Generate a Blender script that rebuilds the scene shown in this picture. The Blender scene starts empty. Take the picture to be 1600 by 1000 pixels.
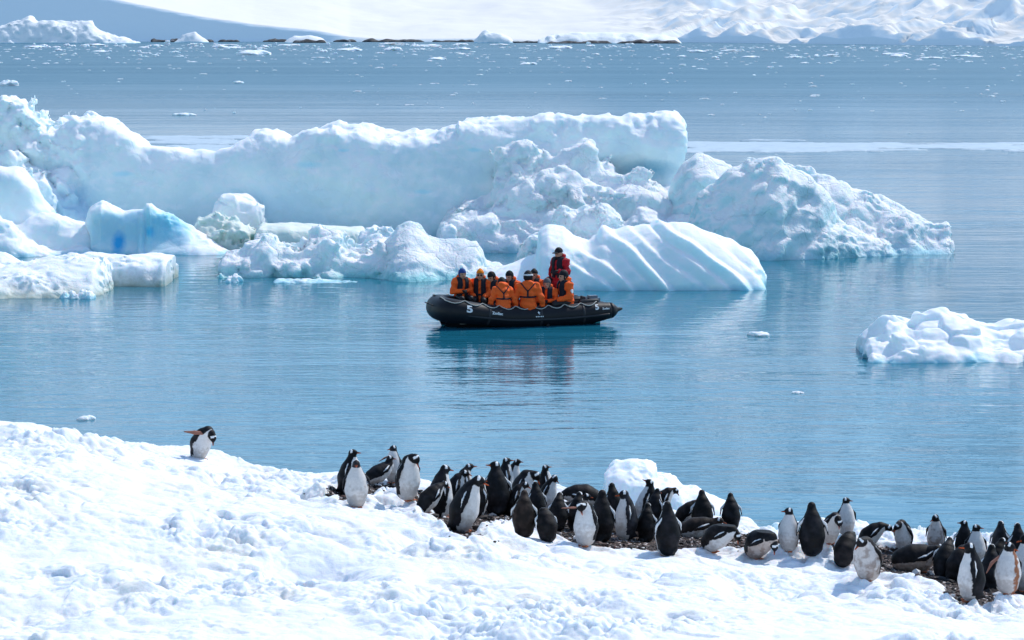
import bpy, bmesh, math, random
import numpy as np
from mathutils import Vector, Matrix, Euler

random.seed(7)
S = bpy.context.scene
COL = S.collection
# ------------------------------------------------------------------ camera
CAM_H, FPX, HOR = 7.9, 4000.0, 35.0
PITCH = math.atan((500 - HOR) / FPX)
cam_data = bpy.data.cameras.new("camera")
cam_data.sensor_width = 36; cam_data.lens = FPX / 1600 * 36
cam_data.clip_start = 0.5; cam_data.clip_end = 12000
cam = bpy.data.objects.new("camera", cam_data); COL.objects.link(cam)
cam.location = (0, 0, CAM_H); cam.rotation_euler = (math.pi / 2 - PITCH, 0, 0)
S.camera = cam
# ------------------------------------------------------------------ light
SUN_EL, SUN_AZ = math.radians(49), math.radians(45)      # azimuth from +Y (away from camera) towards +X
world = bpy.data.worlds.new("World"); S.world = world; world.use_nodes = True
nt = world.node_tree
sky = nt.nodes.new('ShaderNodeTexSky'); sky.sky_type = 'NISHITA'; sky.sun_disc = False
sky.sun_elevation = SUN_EL; sky.sun_rotation = SUN_AZ
sky.air_density = 1.0; sky.dust_density = 0.2; sky.ozone_density = 0.4
bg = nt.nodes['Background']; bg.inputs['Strength'].default_value = 0.15
wb = nt.nodes.new('ShaderNodeMix'); wb.data_type = 'RGBA'; wb.blend_type = 'MULTIPLY'; wb.inputs[0].default_value = 1.0
nt.links.new(sky.outputs[0], wb.inputs[6]); wb.inputs[7].default_value = (0.91, 1.0, 1.03, 1)      # daylight white balance
nt.links.new(wb.outputs[2], bg.inputs['Color'])
sd = Vector((math.sin(SUN_AZ) * math.cos(SUN_EL), math.cos(SUN_AZ) * math.cos(SUN_EL), math.sin(SUN_EL)))
sl = bpy.data.lights.new("sun", 'SUN'); sl.energy = 2.55; sl.angle = math.radians(0.5); sl.color = (1, 0.965, 0.91)
so = bpy.data.objects.new("sun", sl); COL.objects.link(so)
so.rotation_euler = sd.to_track_quat('Z', 'Y').to_euler(); so.location = (30, 30, 60)
S.view_settings.view_transform = 'Standard'; S.view_settings.look = 'None'
S.view_settings.exposure = 0.45; S.view_settings.gamma = 1
S.render.engine = 'CYCLES'

# ------------------------------------------------------------------ projection helpers
cp, sp = math.cos(PITCH), math.sin(PITCH)
def ray(px, py):
    a = (px - 800) / FPX; b = (500 - py) / FPX
    return (a, cp + b * sp, -sp + b * cp)
def at_z(px, py, z=0.0):
    d = ray(px, py); t = (z - CAM_H) / d[2]
    return Vector((d[0] * t, d[1] * t, z))
def at_y(px, py, Y):
    d = ray(px, py); t = Y / d[1]
    return Vector((d[0] * t, Y, CAM_H + d[2] * t))

# ------------------------------------------------------------------ noise
_G = np.array([[1,1,0],[-1,1,0],[1,-1,0],[-1,-1,0],[1,0,1],[-1,0,1],[1,0,-1],[-1,0,-1],
               [0,1,1],[0,-1,1],[0,1,-1],[0,-1,-1],[1,1,0],[0,-1,1],[-1,1,0],[0,-1,-1]], dtype=np.float32)
def _h(ix, iy, iz, seed):
    with np.errstate(over='ignore'):
        h = (ix.astype(np.uint32) * np.uint32(374761393)) ^ (iy.astype(np.uint32) * np.uint32(668265263)) ^ \
            (iz.astype(np.uint32) * np.uint32(2147483647 - 1234567)) ^ np.uint32(seed * 7919 + 13)
        h = (h ^ (h >> np.uint32(13))) * np.uint32(1274126177)
        h = (h ^ (h >> np.uint32(15))) * np.uint32(2246822519)
        return h ^ (h >> np.uint32(16))
def perlin(x, y, z, seed=0):
    x = np.asarray(x, np.float32); y = np.asarray(y, np.float32); z = np.asarray(z, np.float32)
    fx = np.floor(x); fy = np.floor(y); fz = np.floor(z)
    ix = fx.astype(np.int32); iy = fy.astype(np.int32); iz = fz.astype(np.int32)
    x = x - fx; y = y - fy; z = z - fz
    u = x*x*x*(x*(x*6-15)+10); v = y*y*y*(y*(y*6-15)+10); w = z*z*z*(z*(z*6-15)+10)
    r = 0
    for dx in (0, 1):
        wx = u if dx else 1 - u
        for dy in (0, 1):
            wy = v if dy else 1 - v
            for dz in (0, 1):
                wz = w if dz else 1 - w
                g = _G[(_h(ix + dx, iy + dy, iz + dz, seed) & np.uint32(15)).astype(np.int32)]
                r = r + wx * wy * wz * (g[..., 0] * (x - dx) + g[..., 1] * (y - dy) + g[..., 2] * (z - dz))
    return r
def fbm(x, y, z, scale, octs=4, seed=0, gain=0.5, kind='n'):
    """scale = size in metres of the largest feature"""
    f = 1.0 / scale; a = 1.0; r = 0
    for o in range(octs):
        n = perlin(x * f + 11.3 * o, y * f - 7.7 * o, z * f + 3.1 * o, seed + o)
        if kind == 'b': n = np.abs(n) * 2 - 0.55
        elif kind == 'r': n = 0.55 - np.abs(n) * 2
        r = r + a * n; a *= gain; f *= 2.03
    return r
def worley(x, y, z, scale, seed=0, two_d=False):
    x = np.asarray(x, np.float32) / scale; y = np.asarray(y, np.float32) / scale; z = np.asarray(z, np.float32) / scale
    ix = np.floor(x).astype(np.int32); iy = np.floor(y).astype(np.int32); iz = np.floor(z).astype(np.int32)
    f1 = np.full(x.shape, 9., np.float32); f2 = f1.copy(); cid = np.zeros(x.shape, np.float32)
    for dx in (-1, 0, 1):
        for dy in (-1, 0, 1):
            for dz in ((0,) if two_d else (-1, 0, 1)):
                h = _h(ix + dx, iy + dy, iz + dz, seed)
                jx = (h & np.uint32(1023)).astype(np.float32) / 1023; jy = ((h >> np.uint32(10)) & np.uint32(1023)).astype(np.float32) / 1023
                jz = ((h >> np.uint32(20)) & np.uint32(1023)).astype(np.float32) / 1023
                d = (ix + dx + jx - x) ** 2 + (iy + dy + jy - y) ** 2
                if not two_d: d = d + (iz + dz + jz - z) ** 2
                c = ((h >> np.uint32(5)) & np.uint32(4095)).astype(np.float32) / 4095
                m = d < f1
                f2 = np.where(m, f1, np.minimum(f2, d)); cid = np.where(m, c, cid); f1 = np.where(m, d, f1)
    return np.sqrt(f1), np.sqrt(f2), cid

# ------------------------------------------------------------------ mesh helpers
def mesh_np(name, V, Q, smooth=True):
    me = bpy.data.meshes.new(name)
    V = np.asarray(V, np.float32); Q = np.asarray(Q, np.int32)
    k = Q.shape[1]
    me.vertices.add(len(V)); me.vertices.foreach_set('co', V.ravel())
    me.loops.add(Q.size); me.loops.foreach_set('vertex_index', Q.ravel())
    me.polygons.add(len(Q)); me.polygons.foreach_set('loop_start', np.arange(0, Q.size, k, dtype=np.int32))
    try: me.polygons.foreach_set('loop_total', np.full(len(Q), k, np.int32))
    except Exception: pass
    me.update(calc_edges=True)
    me.polygons.foreach_set('use_smooth', np.full(len(Q), smooth, bool))
    return me
def set_col(me, C):
    C = np.asarray(C, np.float32)
    if C.shape[1] == 3: C = np.concatenate([C, np.ones((len(C), 1), np.float32)], 1)
    a = me.color_attributes.new('Col', 'FLOAT_COLOR', 'POINT'); a.data.foreach_set('color', C.ravel())
def obj(name, me, mat=None, parent=None, loc=None):
    o = bpy.data.objects.new(name, me); COL.objects.link(o)
    if mat is not None and not me.materials: me.materials.append(mat)
    if parent is not None: o.parent = parent
    if loc is not None: o.location = loc
    return o
def tag(o, label, cat, group=None):
    o['label'] = label; o['category'] = cat
    if group: o['group'] = group
    return o
def struct(o, kind='structure'):
    o['kind'] = kind; return o

def nets(D, org, h):
    """surface nets; D>0 inside; returns vertices, quads"""
    nx, ny, nz = D.shape
    ins = D > 0
    c = np.zeros((nx-1, ny-1, nz-1), np.int8)
    for a in (0, 1):
        for b in (0, 1):
            for d in (0, 1): c += ins[a:nx-1+a, b:ny-1+b, d:nz-1+d]
    act = (c > 0) & (c < 8)
    I, J, K = np.nonzero(act)
    idx = np.full(act.shape, -1, np.int32); idx[I, J, K] = np.arange(len(I))
    acc = np.zeros((len(I), 3), np.float32); cnt = np.zeros(len(I), np.float32)
    base = np.stack([I, J, K], 1)
    cor = [(0,0,0),(1,0,0),(0,1,0),(1,1,0),(0,0,1),(1,0,1),(0,1,1),(1,1,1)]
    vals = [D[I+a, J+b, K+d] for a, b, d in cor]
    for i in range(8):
        for ax in range(3):
            if cor[i][ax] == 0:
                j = i + (1, 2, 4)[ax]
                v0, v1 = vals[i], vals[j]
                m = (v0 > 0) != (v1 > 0)
                t = np.where(m, v0 / np.where(v0 == v1, 1, v0 - v1), 0)
                p = np.zeros((len(I), 3), np.float32)
                for q in range(3): p[:, q] = cor[i][q]
                p[:, ax] += t
                acc += p * m[:, None]; cnt += m
    V = (base + acc / cnt[:, None]) * h + np.asarray(org, np.float32)
    quads = []
    for ax in range(3):
        o1, o2 = [(1, 2), (2, 0), (0, 1)][ax]
        sl0 = [slice(None)] * 3; sl1 = [slice(None)] * 3
        sl0[ax] = slice(0, -1); sl1[ax] = slice(1, None)
        for o in (o1, o2):
            sl0[o] = slice(1, -1); sl1[o] = slice(1, -1)
        a0 = ins[tuple(sl0)]; a1 = ins[tuple(sl1)]
        for sgn, m in ((1, a0 & ~a1), (-1, ~a0 & a1)):
            P = np.stack(np.nonzero(m), 1)
            if not len(P): continue
            P[:, o1] += 1; P[:, o2] += 1
            def g(d1, d2):
                R = P.copy(); R[:, o1] -= d1; R[:, o2] -= d2
                return idx[R[:, 0], R[:, 1], R[:, 2]]
            q = np.stack([g(1, 1), g(0, 1), g(0, 0), g(1, 0)], 1)
            quads.append(q if sgn > 0 else q[:, ::-1])
    Q = np.concatenate(quads)
    return V, Q
def grid_of(lo, hi, h):
    n = [max(4, int(math.ceil((hi[i] - lo[i]) / h)) + 1) for i in range(3)]
    return np.meshgrid(*[(lo[i] + h * np.arange(n[i])).astype(np.float32) for i in range(3)], indexing='ij')

# ------------------------------------------------------------------ node helpers
def mat_new(name):
    m = bpy.data.materials.new(name); m.use_nodes = True
    return m, m.node_tree, m.node_tree.nodes['Principled BSDF']
def N(nt, t, **kw):
    n = nt.nodes.new(t)
    for k, v in kw.items():
        if k.startswith('i_'): n.inputs[k[2:].replace('_', ' ')].default_value = v
        else: setattr(n, k, v)
    return n
def ramp(nt, src, stops):
    r = nt.nodes.new('ShaderNodeValToRGB'); nt.links.new(src, r.inputs[0])
    e = r.color_ramp.elements
    while len(e) < len(stops): e.new(0.5)
    for i, (p, c) in enumerate(stops):
        e[i].position = p; e[i].color = c if len(c) == 4 else (*c, 1)
    return r.outputs[0]
def mixc(nt, f, a, b, mode='MIX'):
    m = nt.nodes.new('ShaderNodeMix'); m.data_type = 'RGBA'; m.blend_type = mode
    for s, v in ((m.inputs[0], f), (m.inputs[6], a), (m.inputs[7], b)):
        if hasattr(v, 'is_linked'): nt.links.new(v, s)
        else: s.default_value = v if not isinstance(v, tuple) or len(v) == 4 else (*v, 1)
    return m.outputs[2]
def mth(nt, op, a, b=0.0, clamp=False):
    m = nt.nodes.new('ShaderNodeMath'); m.operation = op; m.use_clamp = clamp
    for s, v in ((m.inputs[0], a), (m.inputs[1], b)):
        if hasattr(v, 'is_linked'): nt.links.new(v, s)
        else: s.default_value = v
    return m.outputs[0]
def noise_tex(nt, vec, scale, detail=4, rough=0.5, dist=0.0):
    n = nt.nodes.new('ShaderNodeTexNoise'); n.inputs['Scale'].default_value = scale
    n.inputs['Detail'].default_value = detail; n.inputs['Roughness'].default_value = rough
    n.inputs['Distortion'].default_value = dist
    if vec is not None: nt.links.new(vec, n.inputs['Vector'])
    return n.outputs['Fac']
def bump(nt, bsdf, height, strength, dist, prev=None):
    b = nt.nodes.new('ShaderNodeBump'); b.inputs['Strength'].default_value = strength
    b.inputs['Distance'].default_value = dist
    nt.links.new(height, b.inputs['Height'])
    if prev: nt.links.new(prev, b.inputs['Normal'])
    nt.links.new(b.outputs[0], bsdf.inputs['Normal'])
    return b.outputs[0]
def set_sss(b, w, rad, scale):
    b.inputs['Subsurface Weight'].default_value = w
    b.inputs['Subsurface Radius'].default_value = rad
    b.inputs['Subsurface Scale'].default_value = scale

def ice_material(name, top=(0.88, 0.90, 0.93), side=(0.62, 0.80, 0.90), deep=(0.30, 0.62, 0.74), spots=(),
                 band=0.35, cover=(0.15, 0.75), bumps=(0.5, 0.05), sss=0.35, dirt=None, mottle=1.0, crack=0.9):
    """snow lies where the ice faces up; bare ice on the walls; wave-washed ice just above the water"""
    m, t, b = mat_new(name)
    geo = t.nodes.new('ShaderNodeNewGeometry')
    pos = geo.outputs['Position']
    sep = t.nodes.new('ShaderNodeSeparateXYZ'); t.links.new(geo.outputs['Normal'], sep.inputs[0])
    sp_ = t.nodes.new('ShaderNodeSeparateXYZ'); t.links.new(pos, sp_.inputs[0])
    n1 = noise_tex(t, pos, 0.9, 5, 0.6)
    n2 = noise_tex(t, pos, 4.0, 5, 0.65)
    f = mth(t, 'ADD', sep.outputs[2], mth(t, 'MULTIPLY', mth(t, 'SUBTRACT', n1, 0.5), 0.9 * mottle))
    f = mth(t, 'ADD', f, mth(t, 'MULTIPLY', mth(t, 'SUBTRACT', n2, 0.5), 0.6 * mottle))
    mr = N(t, 'ShaderNodeMapRange'); mr.inputs[1].default_value = cover[0]; mr.inputs[2].default_value = cover[1]
    t.links.new(f, mr.inputs[0])
    # bare ice colour varies
    n3 = noise_tex(t, pos, 0.45, 3, 0.5)
    sv = ramp(t, n3, [(0.35, tuple(c * 0.88 for c in side)), (0.65, tuple(min(0.92, c * 1.1) for c in side))])
    c = mixc(t, mr.outputs[0], sv, (*top, 1))
    # wave-washed band
    wz = mth(t, 'ADD', sp_.outputs[2], mth(t, 'MULTIPLY', mth(t, 'SUBTRACT', n1, 0.5), 0.7))
    mb = N(t, 'ShaderNodeMapRange'); mb.inputs[1].default_value = band; mb.inputs[2].default_value = 0.0
    t.links.new(wz, mb.inputs[0])
    c = mixc(t, mth(t, 'MULTIPLY', mb.outputs[0], 0.9), c, (*deep, 1))
    for (p, r, cc, s) in spots:
        d = N(t, 'ShaderNodeVectorMath', operation='SUBTRACT'); t.links.new(pos, d.inputs[0]); d.inputs[1].default_value = p
        sc = N(t, 'ShaderNodeVectorMath', operation='DIVIDE'); t.links.new(d.outputs[0], sc.inputs[0]); sc.inputs[1].default_value = r
        ln = N(t, 'ShaderNodeVectorMath', operation='LENGTH'); t.links.new(sc.outputs[0], ln.inputs[0])
        dd = mth(t, 'ADD', ln.outputs['Value'], mth(t, 'MULTIPLY', mth(t, 'SUBTRACT', n2, 0.5), 0.5))
        mm = N(t, 'ShaderNodeMapRange'); mm.inputs[1].default_value = 1.0; mm.inputs[2].default_value = 0.35
        t.links.new(dd, mm.inputs[0])
        c = mixc(t, mth(t, 'MULTIPLY', mm.outputs[0], s), c, (*cc, 1))
    if dirt:
        nd = noise_tex(t, pos, 2.5, 5, 0.7)
        z0, z1, dc, s = dirt
        md = N(t, 'ShaderNodeMapRange'); md.inputs[1].default_value = z1; md.inputs[2].default_value = z0
        t.links.new(mth(t, 'ADD', sp_.outputs[2], mth(t, 'MULTIPLY', mth(t, 'SUBTRACT', nd, 0.5), 1.2)), md.inputs[0])
        c = mixc(t, mth(t, 'MULTIPLY', md.outputs[0], s), c, (*dc, 1))
    t.links.new(c, b.inputs['Base Color'])
    b.inputs['Roughness'].default_value = 0.6
    b.inputs['Specular IOR Level'].default_value = 0.25
    if sss: set_sss(b, sss, (0.35, 0.8, 1.0), 0.5)
    vo = t.nodes.new('ShaderNodeTexVoronoi'); vo.feature = 'DISTANCE_TO_EDGE'; vo.inputs['Scale'].default_value = crack
    dp = N(t, 'ShaderNodeVectorMath', operation='MULTIPLY_ADD')
    nc = t.nodes.new('ShaderNodeTexNoise'); nc.inputs['Scale'].default_value = 1.5; nc.inputs['Detail'].default_value = 4; t.links.new(pos, nc.inputs['Vector'])
    t.links.new(nc.outputs['Color'], dp.inputs[0]); dp.inputs[1].default_value = (1.2, 1.2, 0.7); t.links.new(pos, dp.inputs[2])
    t.links.new(dp.outputs[0], vo.inputs['Vector'])
    ck = N(t, 'ShaderNodeMapRange'); ck.inputs[1].default_value = 0.0; ck.inputs[2].default_value = 0.06; t.links.new(vo.outputs['Distance'], ck.inputs[0])
    bb = mth(t, 'ADD', n2, mth(t, 'MULTIPLY', noise_tex(t, pos, 14, 4, 0.7), 0.45))
    bb = mth(t, 'ADD', bb, mth(t, 'MULTIPLY', ck.outputs[0], 0.35))
    bump(t, b, bb, bumps[0], bumps[1])
    return m
# =================================================================== THE SETTING
# ---- water
m, t, b = mat_new('sea_water')
geo = t.nodes.new('ShaderNodeNewGeometry'); pos = geo.outputs['Position']
def mapped(sx, sy, rz=0.0):
    mp = t.nodes.new('ShaderNodeMapping'); mp.inputs['Scale'].default_value = (sx, sy, 1)
    mp.inputs['Rotation'].default_value = (0, 0, rz); t.links.new(pos, mp.inputs['Vector']); return mp.outputs[0]
ripA = noise_tex(t, mapped(0.32, 1.25, 0.03), 1.0, 3, 0.5, 0.3)
ripB = noise_tex(t, mapped(1.3, 3.6, -0.08), 1.0, 3, 0.55, 0.2)
swell = noise_tex(t, mapped(0.05, 0.22, 0.1), 1.0, 2, 0.5)
patch = ramp(t, noise_tex(t, mapped(0.012, 0.055, 0.02), 1.0, 3, 0.55, 0.4), [(0.38, (0.25,)*3), (0.62, (1,)*3)])
# finer ripples near the camera side; far water averages out to gloss
hgt = mth(t, 'ADD', mth(t, 'MULTIPLY', ripA, 0.042), mth(t, 'MULTIPLY', swell, 0.10))
hgt = mth(t, 'ADD', hgt, mth(t, 'MULTIPLY', mth(t, 'MULTIPLY', ripB, patch), 0.022))
sepw = t.nodes.new('ShaderNodeSeparateXYZ'); t.links.new(pos, sepw.inputs[0])
# the outer bay is ruffled by wind, the water inside the line of bergs lies calm
wind = N(t, 'ShaderNodeMapRange'); wind.inputs[1].default_value = 85; wind.inputs[2].default_value = 260; wind.inputs[3].default_value = 1.0; wind.inputs[4].default_value = 10.0
t.links.new(sepw.outputs[1], wind.inputs[0])
streak = ramp(t, noise_tex(t, mapped(0.003, 0.02, 0.01), 1.0, 3, 0.6), [(0.40, (1,)*3), (0.62, (0.45,)*3)])
hgt = mth(t, 'MULTIPLY', hgt, mth(t, 'MULTIPLY', wind.outputs[0], streak))
bump(t, b, hgt, 1.0, 1.0)
rr = N(t, 'ShaderNodeMapRange'); rr.inputs[1].default_value = 85; rr.inputs[2].default_value = 350; rr.inputs[3].default_value = 0.03; rr.inputs[4].default_value = 0.36
t.links.new(sepw.outputs[1], rr.inputs[0]); t.links.new(rr.outputs[0], b.inputs['Roughness'])
b.inputs['IOR'].default_value = 1.33
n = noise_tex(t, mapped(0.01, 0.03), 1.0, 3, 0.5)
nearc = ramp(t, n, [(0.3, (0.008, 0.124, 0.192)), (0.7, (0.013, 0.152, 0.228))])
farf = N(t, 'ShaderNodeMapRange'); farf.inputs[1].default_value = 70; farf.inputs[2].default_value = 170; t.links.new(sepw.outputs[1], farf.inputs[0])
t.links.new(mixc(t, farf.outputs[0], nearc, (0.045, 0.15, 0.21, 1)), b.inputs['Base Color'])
M_WATER = m
xs = np.array([-6000, -600, -200, 0, 200, 600, 6000.]); ys = np.array([-200, 0, 100, 300, 800, 2000, 9000.])
X, Y = np.meshgrid(xs, ys, indexing='ij')
V = np.stack([X.ravel(), Y.ravel(), np.zeros(X.size)], 1)
def gridq(nx, ny):
    i, j = np.meshgrid(np.arange(nx - 1), np.arange(ny - 1), indexing='ij')
    a = (i * ny + j).ravel()
    return np.stack([a, a + ny, a + ny + 1, a + 1], 1)
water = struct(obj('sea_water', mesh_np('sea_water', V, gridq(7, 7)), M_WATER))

# ---- near snow bank
PXC = np.array([-500, 0, 320, 640, 900, 1200, 1600, 2100.])
YR = np.array([8, 14, 20, 26, 29, 32, 34.5, 37.5])
PYT = np.array([
    [1000, 1000, 1000, 1000, 1000, 1000, 1000, 1000],
    [1000]*8, [1000]*8, [1000]*8,
    [870, 888, 905, 918, 932, 945, 965, 990],
    [755, 778, 802, 830, 868, 898, 932, 960],
    [700, 716, 752, 796, 832, 862, 888, 910],
    [652, 669, 716, 756, 792, 822, 848, 870.]])
ZT = np.zeros_like(PYT)
for r in range(len(YR)):
    for c in range(len(PXC)):
        if r < 3: continue
        ZT[r, c] = at_y(PXC[c], PYT[r, c], YR[r])[2]
for r, dz in ((0, 0.5), (1, 0.35), (2, 0.15)): ZT[r] = ZT[3] + dz * 0.5
EDGE = 38.1
def ground_base(x, y):
    x = np.asarray(x, float); y = np.asarray(y, float)
    out = 0
    for dx, dy in ((0, 0), (0.6, 0), (-0.6, 0), (0, 0.6), (0, -0.6)):
        px = 800 + FPX * (x + dx) / np.clip(y + dy, 18, 60) ; yy = np.clip(y + dy, 8, 37.5)
        ci = np.clip(np.searchsorted(PXC, px) - 1, 0, len(PXC) - 2); ri = np.clip(np.searchsorted(YR, yy) - 1, 0, len(YR) - 2)
        u = np.clip((px - PXC[ci]) / (PXC[ci + 1] - PXC[ci]), 0, 1); v = np.clip((yy - YR[ri]) / (YR[ri + 1] - YR[ri]), 0, 1)
        out = out + (ZT[ri, ci] * (1 - u) * (1 - v) + ZT[ri, ci + 1] * u * (1 - v) + ZT[ri + 1, ci] * (1 - u) * v + ZT[ri + 1, ci + 1] * u * v)
    z = out / 5
    e = EDGE + 0.35 * np.sin(x * 0.9 + 1) + 0.2 * np.sin(x * 2.3)
    over = np.clip(y - e, 0, None)
    return z - over * 0.55 - np.clip(over, 0, 0.6) * 0.35
def march(px, py, f=ground_base):
    d = ray(px, py); lo, hi = 15.0, 45.0
    Y = np.linspace(lo, hi, 1500); X = d[0] / d[1] * Y; Z = CAM_H + d[2] / d[1] * Y
    g = f(X, Y); k = np.nonzero(Z < g)[0]
    i = k[0] if len(k) else 1499
    return Vector((X[i], Y[i], g[i]))
def seg_mask(x, y, poly):
    """signed distance to polygon (inside positive)"""
    x = np.asarray(x, np.float32); y = np.asarray(y, np.float32)
    d = np.full(x.shape, 1e9, np.float32); ins = np.zeros(x.shape, bool)
    n_ = len(poly)
    for i in range(n_):
        ax, ay = poly[i]; bx, by = poly[(i + 1) % n_]
        ex, ey = bx - ax, by - ay; L = ex * ex + ey * ey + 1e-9
        t_ = np.clip(((x - ax) * ex + (y - ay) * ey) / L, 0, 1)
        d = np.minimum(d, np.hypot(x - ax - t_ * ex, y - ay - t_ * ey))
        c_ = (ay > y) != (by > y)
        xi = ax + (y - ay) * ex / (ey if abs(ey) > 1e-9 else 1e-9)
        ins ^= c_ & (x < xi)
    return np.where(ins, d, -d)
dpix = [(505, 772), (530, 764), (600, 756), (650, 764), (700, 768), (800, 776), (900, 780), (1000, 795), (1100, 818), (1200, 842), (1300, 846), (1400, 858), (1500, 864), (1700, 868),
        (1700, 940), (1600, 934), (1540, 938), (1500, 944), (1470, 914), (1380, 896), (1300, 879), (1200, 873), (1110, 865), (1040, 864), (950, 857), (905, 852),
        (870, 838), (830, 822), (790, 812), (765, 826), (735, 846), (690, 828), (655, 795), (640, 783), (600, 770), (560, 795), (530, 790)]
DPOLY = [tuple(march(*q)[:2]) for q in dpix]
def dirt_mask(x, y):
    d = seg_mask(x, y, DPOLY)
    return d + 0.22 * fbm(x, y, 0 * x, 0.5, 4, 51)
def snow_relief(x, y):
    x = np.asarray(x, np.float32); y = np.asarray(y, np.float32); z0 = np.zeros_like(x)
    calm = np.clip(0.6 + 2.4 * fbm(x, y, z0, 2.2, 2, 46), .4, 1.25)
    wx = x + 0.12 * fbm(x, y, z0, 0.6, 2, 5); wy = y + 0.12 * fbm(x, y, z0 + 9, 0.6, 2, 6)
    r = 0.12 * fbm(x, y, z0, 2.6, 2, 21)
    r = r * 1.2 + 0.08 * fbm(wx, wy * 0.8, z0, 0.95, 2, 24, kind='b') * (0.6 + 0.9 * np.clip(0.5 + fbm(x, y, z0, 3.1, 1, 30), 0, 1))
    f1, f2, cid = worley(wx, wy, z0, 0.34, 33, True)
    lump = np.clip(1 - f1 * 1.25, 0, 1)
    pick = np.clip((cid - 0.35) / 0.3, 0, 1)
    r = r + 0.07 * np.sqrt(np.clip(lump, 0, 1)) * pick * calm
    f1, f2, cid = worley(wx + 5, wy, z0, 0.13, 34, True)
    r = r + 0.03 * calm * np.sqrt(np.clip(1 - f1 * 1.3, 0, 1)) * np.clip((cid - 0.3) / 0.3, 0, 1)
    r = r + 0.030 * fbm(x, y, z0, 0.15, 3, 41, gain=.6) * np.clip(0.55 + 2 * fbm(x, y, z0, 1.3, 2, 43), .15, 1.3)
    drift_ = np.clip(0.75 + 2.2 * fbm(x, y * 1.3, z0, 4.2, 2, 48), .35, 1.2)
    f1, f2, cid = worley(wx, wy + 3, z0, 0.27, 36, True)
    pit = np.clip(1 - f1 * 2.2, 0, 1) * (cid > .72)
    return r * 1.3 * drift_ - 0.008 * pit * pit * (3 - 2 * pit)
def gauss2(x, y, cx, cy, r): return np.exp(-((x - cx) ** 2 + (y - cy) ** 2) / (r * r))
HOLL = [(march(490, 885), 0.62, 0.30), (march(330, 830), 0.4, 0.12), (march(250, 870), 0.5, 0.1), (march(130, 975), 0.6, 0.14), (march(1060, 960), 0.4, 0.1)]
def ground(x, y):
    x = np.asarray(x, np.float32); y = np.asarray(y, np.float32)
    dm = np.clip(dirt_mask(x, y) / 0.25 + 0.5, 0, 1)
    rel = snow_relief(x, y)
    z = ground_base(x, y) + rel * (1 - 0.82 * dm) + 0.07 * np.exp(-(np.clip(np.abs(dirt_mask(x, y) + 0.12), 0, 9) / 0.15) ** 2)
    z = z - 0.05 * dm + 0.02 * fbm(x, y, 0 * x, 0.12, 3, 77) * dm
    for c, r, dep in HOLL: z = z - dep * gauss2(x, y, c[0], c[1], r)
    return z, dm
xs = np.linspace(-9.5, 9.5, 1000)
ys = np.concatenate([np.linspace(6, 22, 60), np.linspace(22.02, 39.5, 960), np.linspace(39.6, 46, 50)])
X, Y = np.meshgrid(xs, ys, indexing='ij')
Z, DM = ground(X.ravel(), Y.ravel())
me = mesh_np('snow_bank', np.stack([X.ravel(), Y.ravel(), Z], 1), gridq(len(xs), len(ys)))
a = me.attributes.new('dirt', 'FLOAT', 'POINT'); a.data.foreach_set('value', DM.astype(np.float32))
xr, yr = X.ravel(), Y.ravel()
near = np.zeros(len(xr), np.float32); sel = yr > 28
near[sel] = np.exp(-np.clip(-seg_mask(xr[sel], yr[sel], DPOLY), 0, 9) / .55)
a = me.attributes.new('near', 'FLOAT', 'POINT'); a.data.foreach_set('value', near)
m, t, b = mat_new('snow_ground')
pos = t.nodes.new('ShaderNodeNewGeometry').outputs['Position']
at = t.nodes.new('ShaderNodeAttribute'); at.attribute_name = 'dirt'
stain = noise_tex(t, pos, 1.1, 5, 0.65)
sc = ramp(t, stain, [(0.40, (0.80, 0.82, 0.86)), (0.56, (0.82, 0.82, 0.83)), (0.66, (0.81, 0.79, 0.74)), (0.76, (0.76, 0.70, 0.62))])
spk = ramp(t, noise_tex(t, pos, 22, 2, 0.5), [(0.74, (0,)*3), (0.80, (1,)*3)])
peb = t.nodes.new('ShaderNodeTexVoronoi'); peb.inputs['Scale'].default_value = 26; t.links.new(pos, peb.inputs['Vector'])
pc = ramp(t, mth(t, 'ADD', mth(t, 'MULTIPLY', peb.outputs['Distance'], 0.5), mth(t, 'MULTIPLY', noise_tex(t, pos, 9, 4, 0.7), 0.7)),
          [(0.36, (0.008, 0.006, 0.006)), (0.58, (0.028, 0.017, 0.014)), (0.70, (0.08, 0.045, 0.035)), (0.80, (0.55, 0.50, 0.48))])
dsh = mth(t, 'ADD', at.outputs['Fac'], mth(t, 'MULTIPLY', mth(t, 'SUBTRACT', noise_tex(t, pos, 2.2, 6, 0.75), 0.5), 2.2))
dsh = ramp(t, dsh, [(0.50, (0,)*3), (0.62, (1,)*3)])
c = mixc(t, mth(t, 'MULTIPLY', spk, 0.04), sc, (0.35, 0.33, 0.32, 1))
nr = t.nodes.new('ShaderNodeAttribute'); nr.attribute_name = 'near'
gu = ramp(t, noise_tex(t, pos, 5.0, 6, 0.75), [(0.48, (0,)*3), (0.70, (1,)*3)])
c = mixc(t, mth(t, 'MULTIPLY', mth(t, 'MULTIPLY', gu, nr.outputs['Fac']), 0.75), c, (0.46, 0.33, 0.28, 1))
c = mixc(t, dsh, c, pc)
t.links.new(c, b.inputs['Base Color'])
b.inputs['Roughness'].default_value = 0.75; b.inputs['Specular IOR Level'].default_value = 0.2
set_sss(b, 0.6, (0.6, 0.85, 1.0), 0.10)
bump(t, b, mth(t, 'ADD', noise_tex(t, pos, 30, 4, 0.65), mth(t, 'MULTIPLY', noise_tex(t, pos, 8, 3, 0.6), 2.0)), 0.35, 0.02)
M_SNOW = m
struct(obj('snow_bank', me, M_SNOW))

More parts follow.
